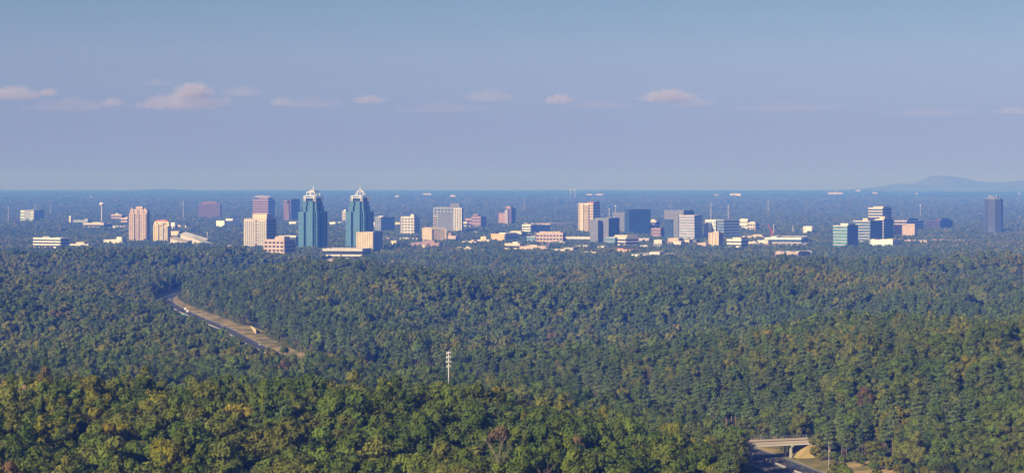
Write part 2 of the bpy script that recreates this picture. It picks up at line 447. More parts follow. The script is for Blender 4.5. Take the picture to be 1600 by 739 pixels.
# ------------------------------------------------------------------ the near overpass
def overpass():
    Y0 = 1252.0
    c = P(1189, 691, Y0); rz = 0.34
    zr = 36.0; top = c.z - zr
    root = empty('overpass_bridge', (c.x, Y0, zr), rz, 'concrete overpass bridge with fenced parapets crossing the highway near the trees', 'bridge')
    L0, L1, W = -34.0, 35.0, 11.0
    MB().box(L0, L1, -W/2, W/2, top-0.5, top).build('deck', asphalt, root)
    for y in (-W/2-0.25, -2.2, 2.2, W/2-0.55):
        MB().box(L0+1, L1-1, y, y+0.8, top-1.75, top-0.52).build('girder', M['offwhite'], root)
    for y0 in (-W/2-0.5, W/2+0.05):
        _p = MB().box(L0, L1, y0, y0+0.45, top-0.45, top+1.0)
        pp = _p.build('parapet', M['tan'], root)
        fm = MB()
        for k in range(0, 31):
            x = L0+1+k*(L1-L0-2)/30
            fm.box(x-.05, x+.05, y0+.17, y0+.27, top+1.25, top+2.9)
        fm.box(L0, L1, y0+.19, y0+.25, top+2.85, top+2.95).box(L0, L1, y0+.19, y0+.25, top+2.05, top+2.12)
        fm.build('fence', M['roofgrey'], pp)
    for x in (-8.5, 18.5):
        MB().box(x-.75, x+.75, -W/2-.2, W/2+.2, top-2.9, top-1.77).build('pier_cap', M['concrete'], root)
        for y in (-3.6, 3.6):
            MB().box(x-.6, x+.6, y-.6, y+.6, -0.6, top-2.92).build('pier_column', M['concrete'], root)
    MB().loft([[(L1-17,-W/2-5,-1),(L1+8,-W/2-9,-1),(L1+8,W/2+9,-1),(L1-17,W/2+5,-1)],[(L1-5,-W/2+.2,top-2),(L1+8,-W/2+.2,top-2),(L1+8,W/2-.2,top-2),(L1-5,W/2-.2,top-2)]]).build('embankment', grassm, root)
    for x, sgn in ((L0, 1),):
        MB().box(x-1.5+sgn*1.5, x+1.5+sgn*1.5, -W/2+.3, W/2-.3, -1, top-2.2).build('abutment', M['roofgrey'], root)
    MB().tube((3.0, W/2+.6, top-1), (3.0, W/2+.6, top+4.4), .12, .09).build('marker_post', M['offwhite'], root)
    CLEAR.append((c.x, Y0, rz, L0-4, 23, -15, 10)); CLEAR.append((c.x, Y0, rz, 20, L1+8, -6.2, 9))
overpass()

# ------------------------------------------------------------------ lamps, signs, masts, vehicles
def lamp_post(px, py_top, Y, label, arms=1, h=None, base=None):
    X = (px-800)/F*Y
    g = gz(X, Y) if base is None else base
    top = P(px, py_top, Y).z
    root = empty('lamp_post', (X, Y, g), 0, label, 'lamp post', 'lamp posts along the highway')
    H = top - g
    MB().lathe([(0.34,0),(0.34,.5),(0.22,.55),(0.19,H*.5),(0.13,H)], 8).build('pole', M['steel'], root)
    for s in ((1,) if arms == 1 else (-1, 1)):
        arm = MB().tube((0,0,H-.1), (s*1.3,0,H+.25), .09, .07).build('arm', M['steel'], root)
        MB().loft([[(s*1.2,-.22,H+.2),(s*2.2,-.18,H+.28),(s*2.2,.18,H+.28),(s*1.2,.22,H+.2)],[(s*1.2,-.2,H+.38),(s*2.1,-.12,H+.4),(s*2.1,.12,H+.4),(s*1.2,.2,H+.38)]]).build('lamp_head', M['grey'], arm)
    CLEAR.append((X, Y, 0, -3, 3, -5, 5))

lamp_post(322, 486, 2560, 'tall steel lamp post on the verge between sign and retaining wall')
lamp_post(470, 541, 1990, 'steel lamp post beside the highway where it dips behind the trees')
lamp_post(1295, 691, 1178, 'tall bare pole on the grass bank beside the overpass')
lamp_post(1313, 722, 1150, 'short pole behind the tall pole on the grass bank')
lamp_post(766, 592, 1560, 'lone pole rising from the woods near the antenna mast')
for k, (px, pt, Y, d) in enumerate([(439,421,4050,'twin-arm lamp post nearest the ridge by the far overpass'),(451,424,3980,'twin-arm lamp post in the middle below the far overpass'),(463,420,4090,'twin-arm lamp post just below the sunlit far overpass'),
                                    (493,409,4500,'lamp post standing behind the far overpass')]):
    lamp_post(px, pt, Y, d, arms=2)
lamp_post(299, 491, 2700, 'short lamp post beside the green highway sign')
lamp_post(222, 458, 3150, 'lamp post in the shade left of the highway bend')

def cell_mast(px, pyt, pyb, Y, label, tiers, w):
    X = (px-800)/F*Y; g = gz(X, Y); H = P(px, pyt, Y).z - g
    root = empty('antenna_mast', (X, Y, g), 0.3, label, 'antenna mast')
    MB().lathe([(w,0),(w*.8,H*.5),(w*.5,H)], 10).build('pole', M['palewhite'], root)
    for k, (dz, rr, hh) in enumerate(tiers):
        z = H - dz
        plat = MB().lathe([(rr,-.12),(rr,.12)], 6, (0,0,z)).build('platform', M['steel'], root)
        for i in range(6):
            t = 2*math.pi*i/6
            MB().box(-.17, .17, -.1, .1, z-hh/2, z+hh/2).build('antenna_panel', M['palewhite'], plat, loc=(math.cos(t)*rr, math.sin(t)*rr, 0), rz=t+math.pi/2)
            if i % 2 == 0:
                MB().tube((0,0,z), (math.cos(t)*rr, math.sin(t)*rr, z), .07).build('strut', M['steel'], plat)
    CLEAR.append((X, Y, 0, -5, 5, -16, 5))
cell_mast(701, 549, 600, 1480, 'white antenna mast with four rings of panels rising from the near woods', [(1.0,1.7,1.9),(4.0,1.7,1.9),(7.3,2.0,1.5),(10.6,1.4,1.7)], .42)
cell_mast(585, 411, 427, 4420, 'pale antenna mast in the woods below the beige ribbed office block', [(1.6,2.6,3.6),(7.5,2.6,3.2),(19,3.0,1.8)], .8)

def highway_sign():
    p, rz = road_at(2690, -6)
    Y = float(p[1]); c = P(287.5, 494, Y); g = 35.5
    root = empty('highway_sign', (c.x, Y, g), 0.25, 'green highway guide sign on posts above the far highway', 'sign')
    z = c.z - g
    MB().box(-4.2, 4.2, -.12, .0, z-2.6, z+2.6).build('sign_face', M['signgreen'], root)
    MB().box(-4.4, 4.4, .01, .1, z-2.8, z+2.8).build('sign_border', M['palewhite'], root)
    for x in (-2.8, 2.8): MB().box(x-.16, x+.16, .12, .44, 0, z+2.6).build('post', M['steel'], root)
    CLEAR.append((c.x, Y, 0, -9, 9, -150, 6))
highway_sign()

def retaining_wall():
    a, b = Vector(road_at(2455, RW+27)[0]), Vector(road_at(2345, RW+15)[0])
    za = min(gz(a.x, a.y), gz(b.x, b.y))
    root = empty('retaining_wall', (a.x, a.y, za), 0, 'sunlit cream retaining wall stepping down beside the highway verge', 'wall')
    d = Vector((b.x-a.x, b.y-a.y, 0)); Ln = d.length; root.rotation_euler[2] = math.atan2(d.y, d.x)
    n = 9
    for k in range(n):
        h = 1.6 + 3.6*(k+1)/n
        MB().box(k*Ln/n, (k+.97)*Ln/n, -.3, .3, -1, h).build('wall_panel', M['yellowcream'], root)
        MB().box((k+.97)*Ln/n, (k+1)*Ln/n, -.4, .4, -1, h+.2).build('wall_post', M['cream'], root)
    CLEAR.append((a.x, a.y, root.rotation_euler[2], -5, Ln+5, -10, 10))
retaining_wall()

def make_car(paint, kind='car'):
    root = empty('car', (0,0,0), 0)
    if kind == 'car':
        MB().loft([[(-2.2,-.85,.35),(2.2,-.85,.35),(2.2,.85,.35),(-2.2,.85,.35)],[(-2.25,-.9,.7),(2.25,-.9,.62),(2.25,.9,.62),(-2.25,.9,.7)],[(-2.15,-.84,.95),(2.05,-.8,.82),(2.05,.8,.82),(-2.15,.84,.95)]]).build('body', paint, root)
        MB().loft([[(-1.75,-.78,.94),(1.0,-.78,.9),(1.0,.78,.9),(-1.75,.78,.94)],[(-1.2,-.62,1.42),(.3,-.62,1.42),(.3,.62,1.42),(-1.2,.62,1.42)]]).build('cabin', M['g_dark'], root)
        MB().box(-1.2, .3, -.6, .6, 1.425, 1.46).build('roof', paint, root); wz, wx = .33, (-1.4, 1.4); hw = .86
    else:
        MB().loft([[(-4.5,-1.2,.9),(1.6,-1.2,.9),(1.6,1.2,.9),(-4.5,1.2,.9)],[(-4.5,-1.2,3.6),(1.6,-1.2,3.6),(1.6,1.2,3.6),(-4.5,1.2,3.6)]]).build('cargo_box', M['carwhite'], root)
        MB().loft([[(1.7,-1.1,.5),(3.9,-1.1,.5),(3.9,1.1,.5),(1.7,1.1,.5)],[(1.7,-1.1,1.6),(3.9,-1.1,1.5),(3.9,1.1,1.5),(1.7,1.1,1.6)],[(1.7,-1,2.7),(2.9,-1,2.7),(2.9,1,2.7),(1.7,1,2.7)]]).build('body', paint, root)
        MB().box(-4.4, 3.6, -.5, .5, .5, .88).build('chassis', M['black'], root); wz, wx = .48, (-3.2, 2.8); hw = 1.15
    wm = MB().tube((0,-.13,0), (0,.13,0), wz, n=12).mesh('wheel', [M['rubber']])
    for x in wx:
        for y in (-hw, hw):
            o = bpy.data.objects.new('wheel', wm); C.objects.link(o); o.parent = root; o.location = (x, y, wz)
    return root
PROTO = {}
def put_car(loc, rz, paint, label, group, kind='car'):
    key = (paint, kind)
    if key not in PROTO: r = PROTO[key] = make_car(M[paint], kind)
    else: r = copy_tree(PROTO[key])
    r.name = 'truck' if kind == 'truck' else 'car'
    r.location = loc; r.rotation_euler = (0, 0, rz)
    tag(r, label, 'truck' if kind == 'truck' else 'car', group)
for y, off, paint, label, kind in [(1213, 7.4, 'carblue', 'small blue car on the near highway just past the overpass', 'car'),
        (1302, 11.2, 'carwhite', 'white car seen beyond the overpass piers', 'car'),
        (2745, 8, 'carwhite', 'white box truck rounding the highway bend behind the green sign', 'truck'),
        (2790, 11, 'carred', 'red-cabbed box truck following at the highway bend', 'truck'),
        (2905, 4, 'carsilver', 'silver car in the shade at the highway bend', 'car'),
        (2960, 8, 'cardark', 'dark car in the shade at the highway bend', 'car'),
        (3045, 10, 'carwhite', 'white car at the top of the highway bend', 'car'),
        (2470, 10, 'carsilver', 'silver car passing the tall lamp post', 'car'),
        (2230, 7.5, 'carblue', 'blue car beside the yellow verge below the retaining wall', 'car'),
        (2180, 11, 'carwhite', 'white car beside the yellow verge below the retaining wall', 'car'),
        (3900, 6, 'carwhite', 'white car under the far lamp posts', 'car'),
        (4050, -6, 'carsilver', 'silver car on the far road before the far overpass', 'car')]:
    p, rz = road_at(y, off)
    put_car((p[0], p[1], p[2]+.0), rz, paint, label, 'vehicles on the highway', kind)

# ------------------------------------------------------------------ buildings
NB = [0]
def block(root, x0, x1, y0, y1, z0, z1, style, nf, nx, ny, wall, glass, roof='roofgrey', r=0.5, para=1.2, tagn=''):
    """One volume of a building, its window glass set back behind floor bands and piers."""
    W, G = M[wall], M[glass]
    h = z1 - z0
    if style == 'plain':
        MB().box(x0, x1, y0, y1, z0, z1).build('wall', W, root)
    elif style == 'glass':
        MB().box(x0, x1, y0, y1, z0, z1).build('glazing', G, root)
        mb = MB()
        for k in range(nf + 1):
            z = z0 + h*k/nf; mb.box(x0-.12, x1+.12, y0-.12, y1+.12, z-.22, z+.22)
        for k in range(nx + 1):
            x = x0 + (x1-x0)*k/nx; mb.box(x-.12, x+.12, y0-.2, y1+.2, z0, z1+.3)
        for k in range(ny + 1):
            y = y0 + (y1-y0)*k/ny; mb.box(x0-.2, x1+.2, y-.12, y+.12, z0, z1+.35)
        mb.build('mullions', W, root, kind='stuff')
    else:
        core = G if style in ('bands', 'grid', 'rows') else W
        MB().box(x0, x1, y0, y1, z0, z1).build('glazing' if core is G else 'wall', core, root)
        if style in ('bands', 'grid'):
            mb = MB(); fh = h/nf
            for k in range(nf):
                zz = z0 + fh*k
                mb.box(x0-.5, x1+.5, y0-.5, y1+.5, zz + fh*(1-r), zz + fh)
            mb.build('floor_bands', W, root, kind='stuff')
        if style in ('grid', 'ribs', 'piers'):
            mb = MB(); t = 0.5 if style != 'ribs' else 1.5
            wx = (x1-x0)/nx*.16; wy = (y1-y0)/ny*.16
            for k in range(nx + 1):
                x = x0 + (x1-x0)*k/nx; mb.box(x-wx-.1, x+wx+.1, y0-t-.15, y0+.2, z0, z1+.4); mb.box(x-wx-.1, x+wx+.1, y1-.2, y1+t+.15, z0, z1+.4)
            for k in range(ny + 1):
                y = y0 + (y1-y0)*k/ny; mb.box(x1-.2, x1+t+.2, y-wy-.1, y+wy+.1, z0, z1+.45); mb.box(x0-t-.2, x0+.2, y-wy-.1, y+wy+.1, z0, z1+.45)
            mb.build('piers', W, root, kind='stuff')
    if para:
        mb = MB(); p = .62 if style != 'glass' else .3
        mb.box(x0-p, x1+p, y0-p, y0+.5, z1+.02, z1+para).box(x0-p, x1+p, y1-.5, y1+p, z1+.02, z1+para)
        mb.box(x0-p, x0+.5, y0+.51, y1-.51, z1+.02, z1+para).box(x1-.5, x1+p, y0+.51, y1-.51, z1+.02, z1+para)
        mb.build('parapet', W, root)
        _r = MB().box(x0+.6, x1-.6, y0+.6, y1-.6, z1+.03, z1+.35)
        rf = _r.build('roof', M[roof], root)
        if x1-x0 > 14 and y1-y0 > 9:
            rs = random.Random(int(abs(x0)*100+z1*10))
            for k in range(3):
                ux, uy = rs.uniform(x0+3, x1-5), rs.uniform(y0+2, y1-4)
                MB().box(ux, ux+rs.uniform(1.5,4), uy, uy+rs.uniform(1.5,3), z1+.37, z1+rs.uniform(1.6,3.2)).build('roof_unit', M[rs.choice(['grey','steel','offwhite'])], rf)

def bld(name, label, cat, pxs, pyt, pyb, style, nf, nx, ny, wall, glass, theta=30, pent=(), parts=(), roof='roofgrey', r=0.5,
        Y=None, depth=None, group='city buildings', main=True, para=1.2, stone=None):
    pxl, pxc, pxr = pxs
    if Y is None: Y = solve_Y((pxl+pxr)/2, pyb)
    th = R(theta); ct, st = math.cos(th), math.sin(th)
    Cx = (pxc-800)/F*Y
    kl, kr = pxl-800, pxr-800
    a = (F*Cx - kl*Y) / (F*ct + kl*st)
    den = kr*ct - F*st
    b = (F*Cx - kr*Y)/den if (pxr > pxc + .01 and abs(den) > 100) else None
    if depth: b = depth
    if b is None or b < 4: b = max(a*.6, 8)
    g = gz(Cx, Y) - 1.0
    zt = ZC - (pyt-HZ)/F*Y - g
    root = empty(name, (Cx, Y, g), -th, label, cat, group)
    H = lambda py: ZC - (py-HZ)/F*Y - g
    if main: block(root, -a, 0, 0, b, 0, zt, style, nf, nx, ny, wall, glass, roof, r, para)
    for q in pent:
        fx0, fx1, fy0, fy1, pt = q[:5]; mt = q[5] if len(q) > 5 else wall
        MB().box(-a+fx0*a, -a+fx1*a, fy0*b, fy1*b, zt+.36, H(pt)).build('penthouse', M[mt], root)
    for q in parts:
        fx0, fx1, fy0, fy1, p0, p1, sty, f_, n1, n2, wl_, gl_ = q
        block(root, -a+fx0*a, -a+fx1*a, fy0*b, fy1*b, 0 if p0 is None else H(p0), H(p1), sty, f_, n1, n2, wl_, gl_, roof, r, para)
    CLEAR.append((Cx, Y, -th, -a-7, 7, -11, b+7))
    NB[0] += 1
    return root, a, b, zt, H, Y

# --- left group
bld('office_block', 'low teal glass office block with white end panels at far left', 'office building', (32,53,69), 328.5, 348, 'glass', 5, 6, 4, 'bluegrey', 'g_teal', parts=[(.02,.30,-.01,.05,None,330,'bands',5,1,1,'white','g_teal'),(.78,.96,-.01,.05,None,332,'bands',5,1,1,'white','g_teal')])
bld('office_block', 'white six-storey ribbon-window office block in front of the woods at left', 'office building', (52,94.5,108.5), 372.5, 391, 'bands', 6, 8, 4, 'white', 'g_dark', pent=[(.25,.5,.3,.7,370,'grey')], roof='darkgrey')
bld('office_annex', 'low dark annex with white roof box beside the ribbon-window office', 'office building', (109,138,150), 382, 389, 'bands', 2, 5, 3, 'offwhite', 'g_dark', pent=[(.3,.72,.1,.7,378.5,'cream')], roof='darkgrey', r=.3)
bld('apartment_block', 'long cream apartment block with dark balcony bands right of the slim white tower', 'apartments', (130,162,176), 349, 358.5, 'bands', 3, 8, 5, 'cream', 'g_dark', pent=[(.35,.8,.2,.8,347.3)], theta=25)
bld('slim_tower', 'slim white tower rising from woods at left', 'tower', (108,110.6,113), 337.5, 350, 'piers', 6, 1, 1, 'offwhite', 'g_dark')
bld('low_office', 'low blue-grey office beside the slim white tower', 'office building', (114,137,145), 344.5, 351, 'bands', 2, 6, 3, 'bluegrey', 'g_navy', pent=[(.7,.95,.2,.8,342)])
bld('apartment_block', 'pinkish flat-roofed apartment block left of the tall condominium', 'apartments', (174,190,197.5), 335.5, 347, 'bands', 4, 5, 3, 'pinkstone', 'g_mauve', pent=[(.3,.6,.2,.8,333.5,'offwhite')])
bld('apartment_block', 'small cream apartment block half hidden behind the tall condominium', 'apartments', (189,199,206), 341, 353, 'bands', 4, 4, 3, 'salmon', 'g_mauve', pent=[(.5,.95,.2,.8,339)])
bld('pavilion', 'low white-framed pavilion under the tall condominium', 'pavilion', (163,190,199), 375, 384, 'grid', 1, 4, 2, 'offwhite', 'g_navy', pent=[(.68,.97,.1,.8,370.5,'white')], para=.8)
bld('low_shop', 'low white building between the apartments and the condominium', 'building', (176,196,203), 353.5, 359, 'bands', 1, 6, 3, 'offwhite', 'g_dark', para=.6)
def condo(label, pxs, pyt, pyb, wall, wall2, bays, tops):
    root, a, b, zt, H, Y = bld('condominium_tower', label, 'apartment tower', pxs, pyt, pyb, 'grid', 24, 12, 4, wall, 'g_mauve', theta=18, r=.45)
    for fx0, fx1, pt, wl_ in bays:
        block(root, -a+fx0*a, -a+fx1*a, -3.4, -.8, 0, H(pt), 'grid', 24, 2, 1, wl_, 'g_mauve', r=.55)
    for fx0, fx1, fy0, fy1, pt, wl_ in tops:
        block(root, -a+fx0*a, -a+fx1*a, fy0*b, fy1*b, zt+.4, H(pt), 'grid', 2, 3, 2, wl_, 'g_mauve', r=.5)
    return root
condo('tall pinkish condominium tower with stepped crown at left', (203,229,233.5), 334, 380, 'pinkstone', 'salmon', [(.0,.26,334.5,'salmon'),(.44,.56,334.6,'pinkstone'),(.66,.95,334.4,'salmon')],
      [(.05,.97,.1,.9,328,'salmon'),(.36,.72,.15,.85,323.8,'salmon'),(.08,.16,.1,.3,325.5,'pinkstone'),(.86,.94,.1,.3,325.5,'pinkstone')])
condo('shorter yellow-cream condominium tower beside the tall pinkish one', (241,263,266.5), 353, 381, 'yellowcream', 'yellowcream', [(.0,.30,351,'yellowcream'),(.52,.66,355,'offwhite'),(.78,.97,354,'cream')],
      [(.03,.98,.1,.9,347,'yellowcream'),(.12,.88,.15,.85,344.6,'redroof'),(.42,.66,-.2,.3,349,'cream')])
bld('white_house', 'white gabled building with dark window right of the yellow condominium', 'building', (265.5,273,277), 348.5, 362, 'grid', 2, 2, 1, 'palewhite', 'g_dark')
bld('low_hall', 'long low cream hall beyond the sloping white roofs', 'hall', (276,291,297), 353.5, 360, 'bands', 1, 4, 2, 'cream', 'g_dark', pent=[(.0,.3,.1,.9,351.5)], para=.6)

def slope_roof(label, pxl, pxr, pyl, pyr, pyb, mat, depth, Yo=0, end=.7):
    Y = solve_Y((pxl+pxr)/2, pyb) + Yo
    A, B = P(pxl, pyl, Y), P(pxr, pyr, Y); g = gz(A.x, Y)-1
    root = empty('sloping_roof_hall', (A.x, Y, g), -.25, label, 'hall', 'city buildings')
    w = (B.x-A.x)*1.03
    MB().add([(0,0,0),(w,0,0),(w,depth,0),(0,depth,0),(0,.0,A.z-g-.8),(w,.0,B.z-g-.8),(w,depth,B.z-g+end),(0,depth,A.z-g+end)], [(0,3,2,1),(4,5,6,7),(0,1,5,4),(1,2,6,5),(2,3,7,6),(3,0,4,7)]).build('wall', M['offwhite'], root)
    MB().add([(-1.5,-2,A.z-g-.75),(w+1.5,-2,B.z-g-.75),(w+1.5,depth+2,B.z-g+end+.05),(-1.5,depth+2,A.z-g+end+.05),(-1.5,-2,A.z-g),(w+1.5,-2,B.z-g),(w+1.5,depth+2,B.z-g+end+.8),(-1.5,depth+2,A.z-g+end+.8)],
        [(0,3,2,1),(4,5,6,7),(0,1,5,4),(1,2,6,5),(2,3,7,6),(3,0,4,7)]).build('roof', M[mat], root)
    for k in range(3):
        MB().box(w*(.15+.27*k), w*(.3+.27*k), -.3, .1, 1, 9+k).build('window', M['g_dark'], root)
    CLEAR.append((A.x, Y, -.25, -10, w+10, -24, depth+10))
slope_roof('white hall with broad roof sloping down beside the yellow condominium', 282, 318, 366, 377, 382, 'palewhite', 40, 60, 6)
slope_roof('second white hall whose long thin roof slopes down to the woods', 300, 326, 371, 383, 385, 'white', 30, 0, 3)
slope_roof('cream hall with shallow roof under the yellow condominium', 266, 290, 372, 379, 384, 'cream', 30, 20, 4)
bld('low_hall', 'low white hall stepping up behind the sloping roofs', 'hall', (267,279,284), 361.5, 372, 'plain', 1, 3, 2, 'cream', 'g_dark', para=.6)
bld('loading_canopy', 'small white canopy building at the foot of the sloping roofs', 'canopy', (336,342,346), 388.5, 393, 'grid', 1, 2, 1, 'palewhite', 'g_dark', para=.5)
bld('low_shop', 'low pinkish row of shops left of the white grid tower', 'building', (351,378,383), 384.5, 390, 'bands', 1, 6, 2, 'salmon', 'g_dark', para=.6)

bld('office_tower', 'dark purple-brown wide office block standing apart behind the woods', 'office building', (310,344,346), 318.5, 343, 'bands', 11, 10, 4, 'mauve', 'g_mauve', pent=[(.18,.84,.15,.85,314.8,'mauve')], theta=14, r=.45)
bld('warehouse', 'white box-shaped warehouse with blue-shaded side left of the pink tower', 'warehouse', (338,350.5,375), 345.5, 357.5, 'plain', 2, 4, 4, 'palewhite', 'g_dark', theta=40, pent=[(.1,.95,.55,.85,342,'white')])
bld('office_tower', 'pink banded office tower rising behind the white grid office', 'office building', (395,419,429.5), 312.5, 343, 'bands', 9, 8, 5, 'rose', 'g_mauve', parts=[(.38,1.0,.0,.7,312,309.7,'bands',1,3,3,'rose','g_mauve')], r=.5, pent=[])
bld('office_tower', 'white and pink grid office tower in front of the pink banded tower', 'office building', (382,416,431), 342.5, 390, 'grid', 11, 8, 5, 'pinkstone', 'g_dark', pent=[(.33,.98,.1,.8,334.5,'cream')], r=.42,
    parts=[(.02,.48,-.03,.03,386,345,'grid',12,5,1,'offwhite','g_dark'),(.62,.98,-.03,.03,388,345,'grid',12,4,1,'offwhite','g_dark')])
bld('office_block', 'pink mid-rise office block with dark side beside the highway gap', 'office building', (413,443.5,460.5), 375, 402, 'grid', 6, 5, 4, 'salmon', 'g_mauve', pent=[(.5,.96,.1,.6,369.8,'salmon')], r=.5)
bld('office_tower', 'stepped pink tower with diagonal setbacks and dark right side', 'office building', (452.5,455,475), 311.5, 347, 'bands', 14, 3, 8, 'mauve', 'g_mauve', theta=38, r=.4, depth=60,
    parts=[(-1.7,-.05,0,.5,None,324,'bands',9,2,3,'rose','g_mauve'),(-3.6,-1.75,0,.5,None,314,'bands',12,2,3,'rose','g_mauve'),(-.04,0.5,-.14,-.02,None,333,'bands',7,2,2,'rose','g_mauve'),(-1.0,-.06,-.1,-.02,None,318,'bands',11,2,2,'rose','g_mauve')])
bld('low_office', 'dark glass low-rise with white roof edge left of the flat-crowned tower', 'office building', (436,462,472), 369.5, 386, 'bands', 3, 6, 4, 'offwhite', 'g_navy', r=.2, para=2)
bld('low_shop', 'white low building left of the flat-crowned tower at mid height', 'building', (452,463,468), 347, 353, 'bands', 1, 3, 2, 'palewhite', 'g_dark', para=.6)
bld('white_pavilion', 'white frame building between the two teal towers', 'building', (515,524,527), 347.5, 355.5, 'grid', 1, 3, 1, 'palewhite', 'g_dark', para=.8)
bld('low_shop', 'thin white roof in the woods just left of the domed tower', 'building', (528,538,541), 347, 351, 'plain', 1, 3, 2, 'white', 'g_dark', para=.5)
bld('apartment_tower', 'narrow pale apartment tower peeping out left of the domed tower', 'apartment tower', (535,540,544), 330, 348, 'grid', 9, 2, 2, 'offwhite', 'g_mauve', pent=[(.4,.9,.1,.9,327.5,'palewhite')])

# --- the two crowned towers
def crowned_tower(label, pxs, crown):
    pxl, pxc, pxr = pxs
    root, a, b, zt, H, Y = bld('crowned_tower', label, 'skyscraper', pxs, 331, 389, 'glass', 28, 8, 8, 'g_navy', 'g_tealdark', theta=29, main=False, Y=5480)
    b = a
    s = Y/F
    def tier(i0, p0, p1, bays=True, nf=4):
        z0, z1 = (0 if p0 is None else H(p0)), H(p1)
        ins = i0*a; d = 4.6
        x0, x1, y0, y1 = -a+ins, -ins, ins, a-ins
        MB().box(x0+d, x1-d, y0+d, y1-d, z0, z1-.6).build('recessed_glazing', M['t_dark'], root)
        w = x1-x0
        MB().box(x0+d+.2, x1-d-.2, y0+d+.2, y1-d-.2, z1-.55, z1).build('roof', M['grey'], root)
        for f0, f1 in ((0,.31),(.44,.80),(.90,1.0)):
            # the same three bays on each of the four faces
            for q in ((x0+f0*w, x0+f1*w, y0, y0+d+.1), (x1-d-.1, x1, y0+f0*w if f0 else y0+d+.2, y0+f1*w), (x1-f1*w, x1-f0*w-(0 if f0 else d+.3), y1-d-.1, y1), (x0, x0+d+.1, y1-f1*w, y1-f0*w-(0 if f0 else d+.3))):
                if f0 == .90 and q[2] == y0: q = (q[0], q[1]-d-.3, q[2], q[3])
                if f0 == .90 and q[1] == x1: q = (q[0], q[1], q[2], q[3]-d-.3)
                if q[1]-q[0] < .5 or q[3]-q[2] < .5: continue
                MB().box(q[0], q[1], q[2], q[3], z0, z1).build('window_bay', M['t_glass'], root)
                mb = MB()
                for k in range(nf+1):
                    z = z0 + (z1-z0)*k/nf
                    mb.box(q[0]-.1, q[1]+.1, q[2]-.1, q[3]+.1, z-.75, z+.3)
                mb.build('floor_bands', M['t_band'], root, kind='stuff')
    tier(0.0, None, 331, nf=16)
    tier(.10, 331.2, 322.5, nf=4)
    tier(.145, 322.7, 314.6, nf=4)
    zc0 = H(314.6)
    i1 = .235*a
    MB().box(-a+i1, -i1, i1, a-i1, zc0, H(309.5)).build('crown_drum', M['t_dark'], root)
    # white open crown frame
    x0, x1, y0, y1 = -a+.19*a, -.19*a, .19*a, a-.19*a
    zt1, zb1 = H(306.2), H(314.6)
    W = M['palewhite']
    for (x, y) in [(x0,y0),(x1,y0),(x1,y1),(x0,y1)]:
        for dx, dy in ((0,0), (4.6 if x == x0 else -4.6, 0), (0, 4.6 if y == y0 else -4.6)):
            MB().box(x+dx-.7, x+dx+.7, y+dy-.7, y+dy+.7, zb1, zt1).build('crown_post', W, root)
    for p, q in (((x0,y0),(x1,y0)),((x1,y0),(x1,y1)),((x1,y1),(x0,y1)),((x0,y1),(x0,y0))):
        for zz in (zt1, H(309.3)):
            MB().box(min(p[0],q[0])-.71, max(p[0],q[0])+.71, min(p[1],q[1])-.71, max(p[1],q[1])+.71, zz-.75, zz+.75).build('crown_beam', W, root)
    cx, cyy = -a/2, a/2
    if crown == 'dome':
        rr = (x1-x0)*.40; hz = H(297.6)-zt1
        for k in range(10):
            t = 2*math.pi*k/10 + .2
            mb = MB()
            for j in range(8):
                u0, u1 = j/8*math.pi/2, (j+1)/8*math.pi/2
                mb.tube((cx+rr*math.cos(u0)*math.cos(t), cyy+rr*math.cos(u0)*math.sin(t), zt1+hz*math.sin(u0)), (cx+rr*math.cos(u1)*math.cos(t), cyy+rr*math.cos(u1)*math.sin(t), zt1+hz*math.sin(u1)), .75, n=4)
            mb.build('dome_rib', W, root)
        MB().lathe([(rr+.5,zt1-.6),(rr+.5,zt1+1.0)], 20, (cx,cyy,0)).build('dome_ring', W, root)
    else:
        for i2, pa, pb in ((.29, 306.2, 300.3), (.38, 300.3, 297.8)):
            u0, u1, v0, v1 = -a+i2*a, -i2*a, i2*a, a-i2*a
            for (x, y) in [(u0,v0),(u1,v0),(u1,v1),(u0,v1),((u0+u1)/2,v0),((u0+u1)/2,v1),(u0,(v0+v1)/2),(u1,(v0+v1)/2)]:
                MB().box(x-.75, x+.75, y-.75, y+.75, H(pa), H(pb)).build('crown_post', W, root)
            for p, q in (((u0,v0),(u1,v0)),((u1,v0),(u1,v1)),((u1,v1),(u0,v1)),((u0,v1),(u0,v0))):
                MB().box(min(p[0],q[0])-.76, max(p[0],q[0])+.76, min(p[1],q[1])-.76, max(p[1],q[1])+.76, H(pb)-.9, H(pb)+.7).build('crown_beam', W, root)
            if pb < 299: MB().box(u0+1, u1-1, v0+1, v1-1, H(pb)-.5, H(pb)+.3).build('crown_slab', W, root)
    MB().tube((cx,cyy,H(299.5)), (cx,cyy,H(290.8)), 1.3, .6, 8).build('spire', W, root)
crowned_tower('teal glass skyscraper with square stepped white crown and spire', (466,494,508.5), 'square')
crowned_tower('teal glass skyscraper with domed white ribbed crown and spire', (540,567.5,581.5), 'dome')

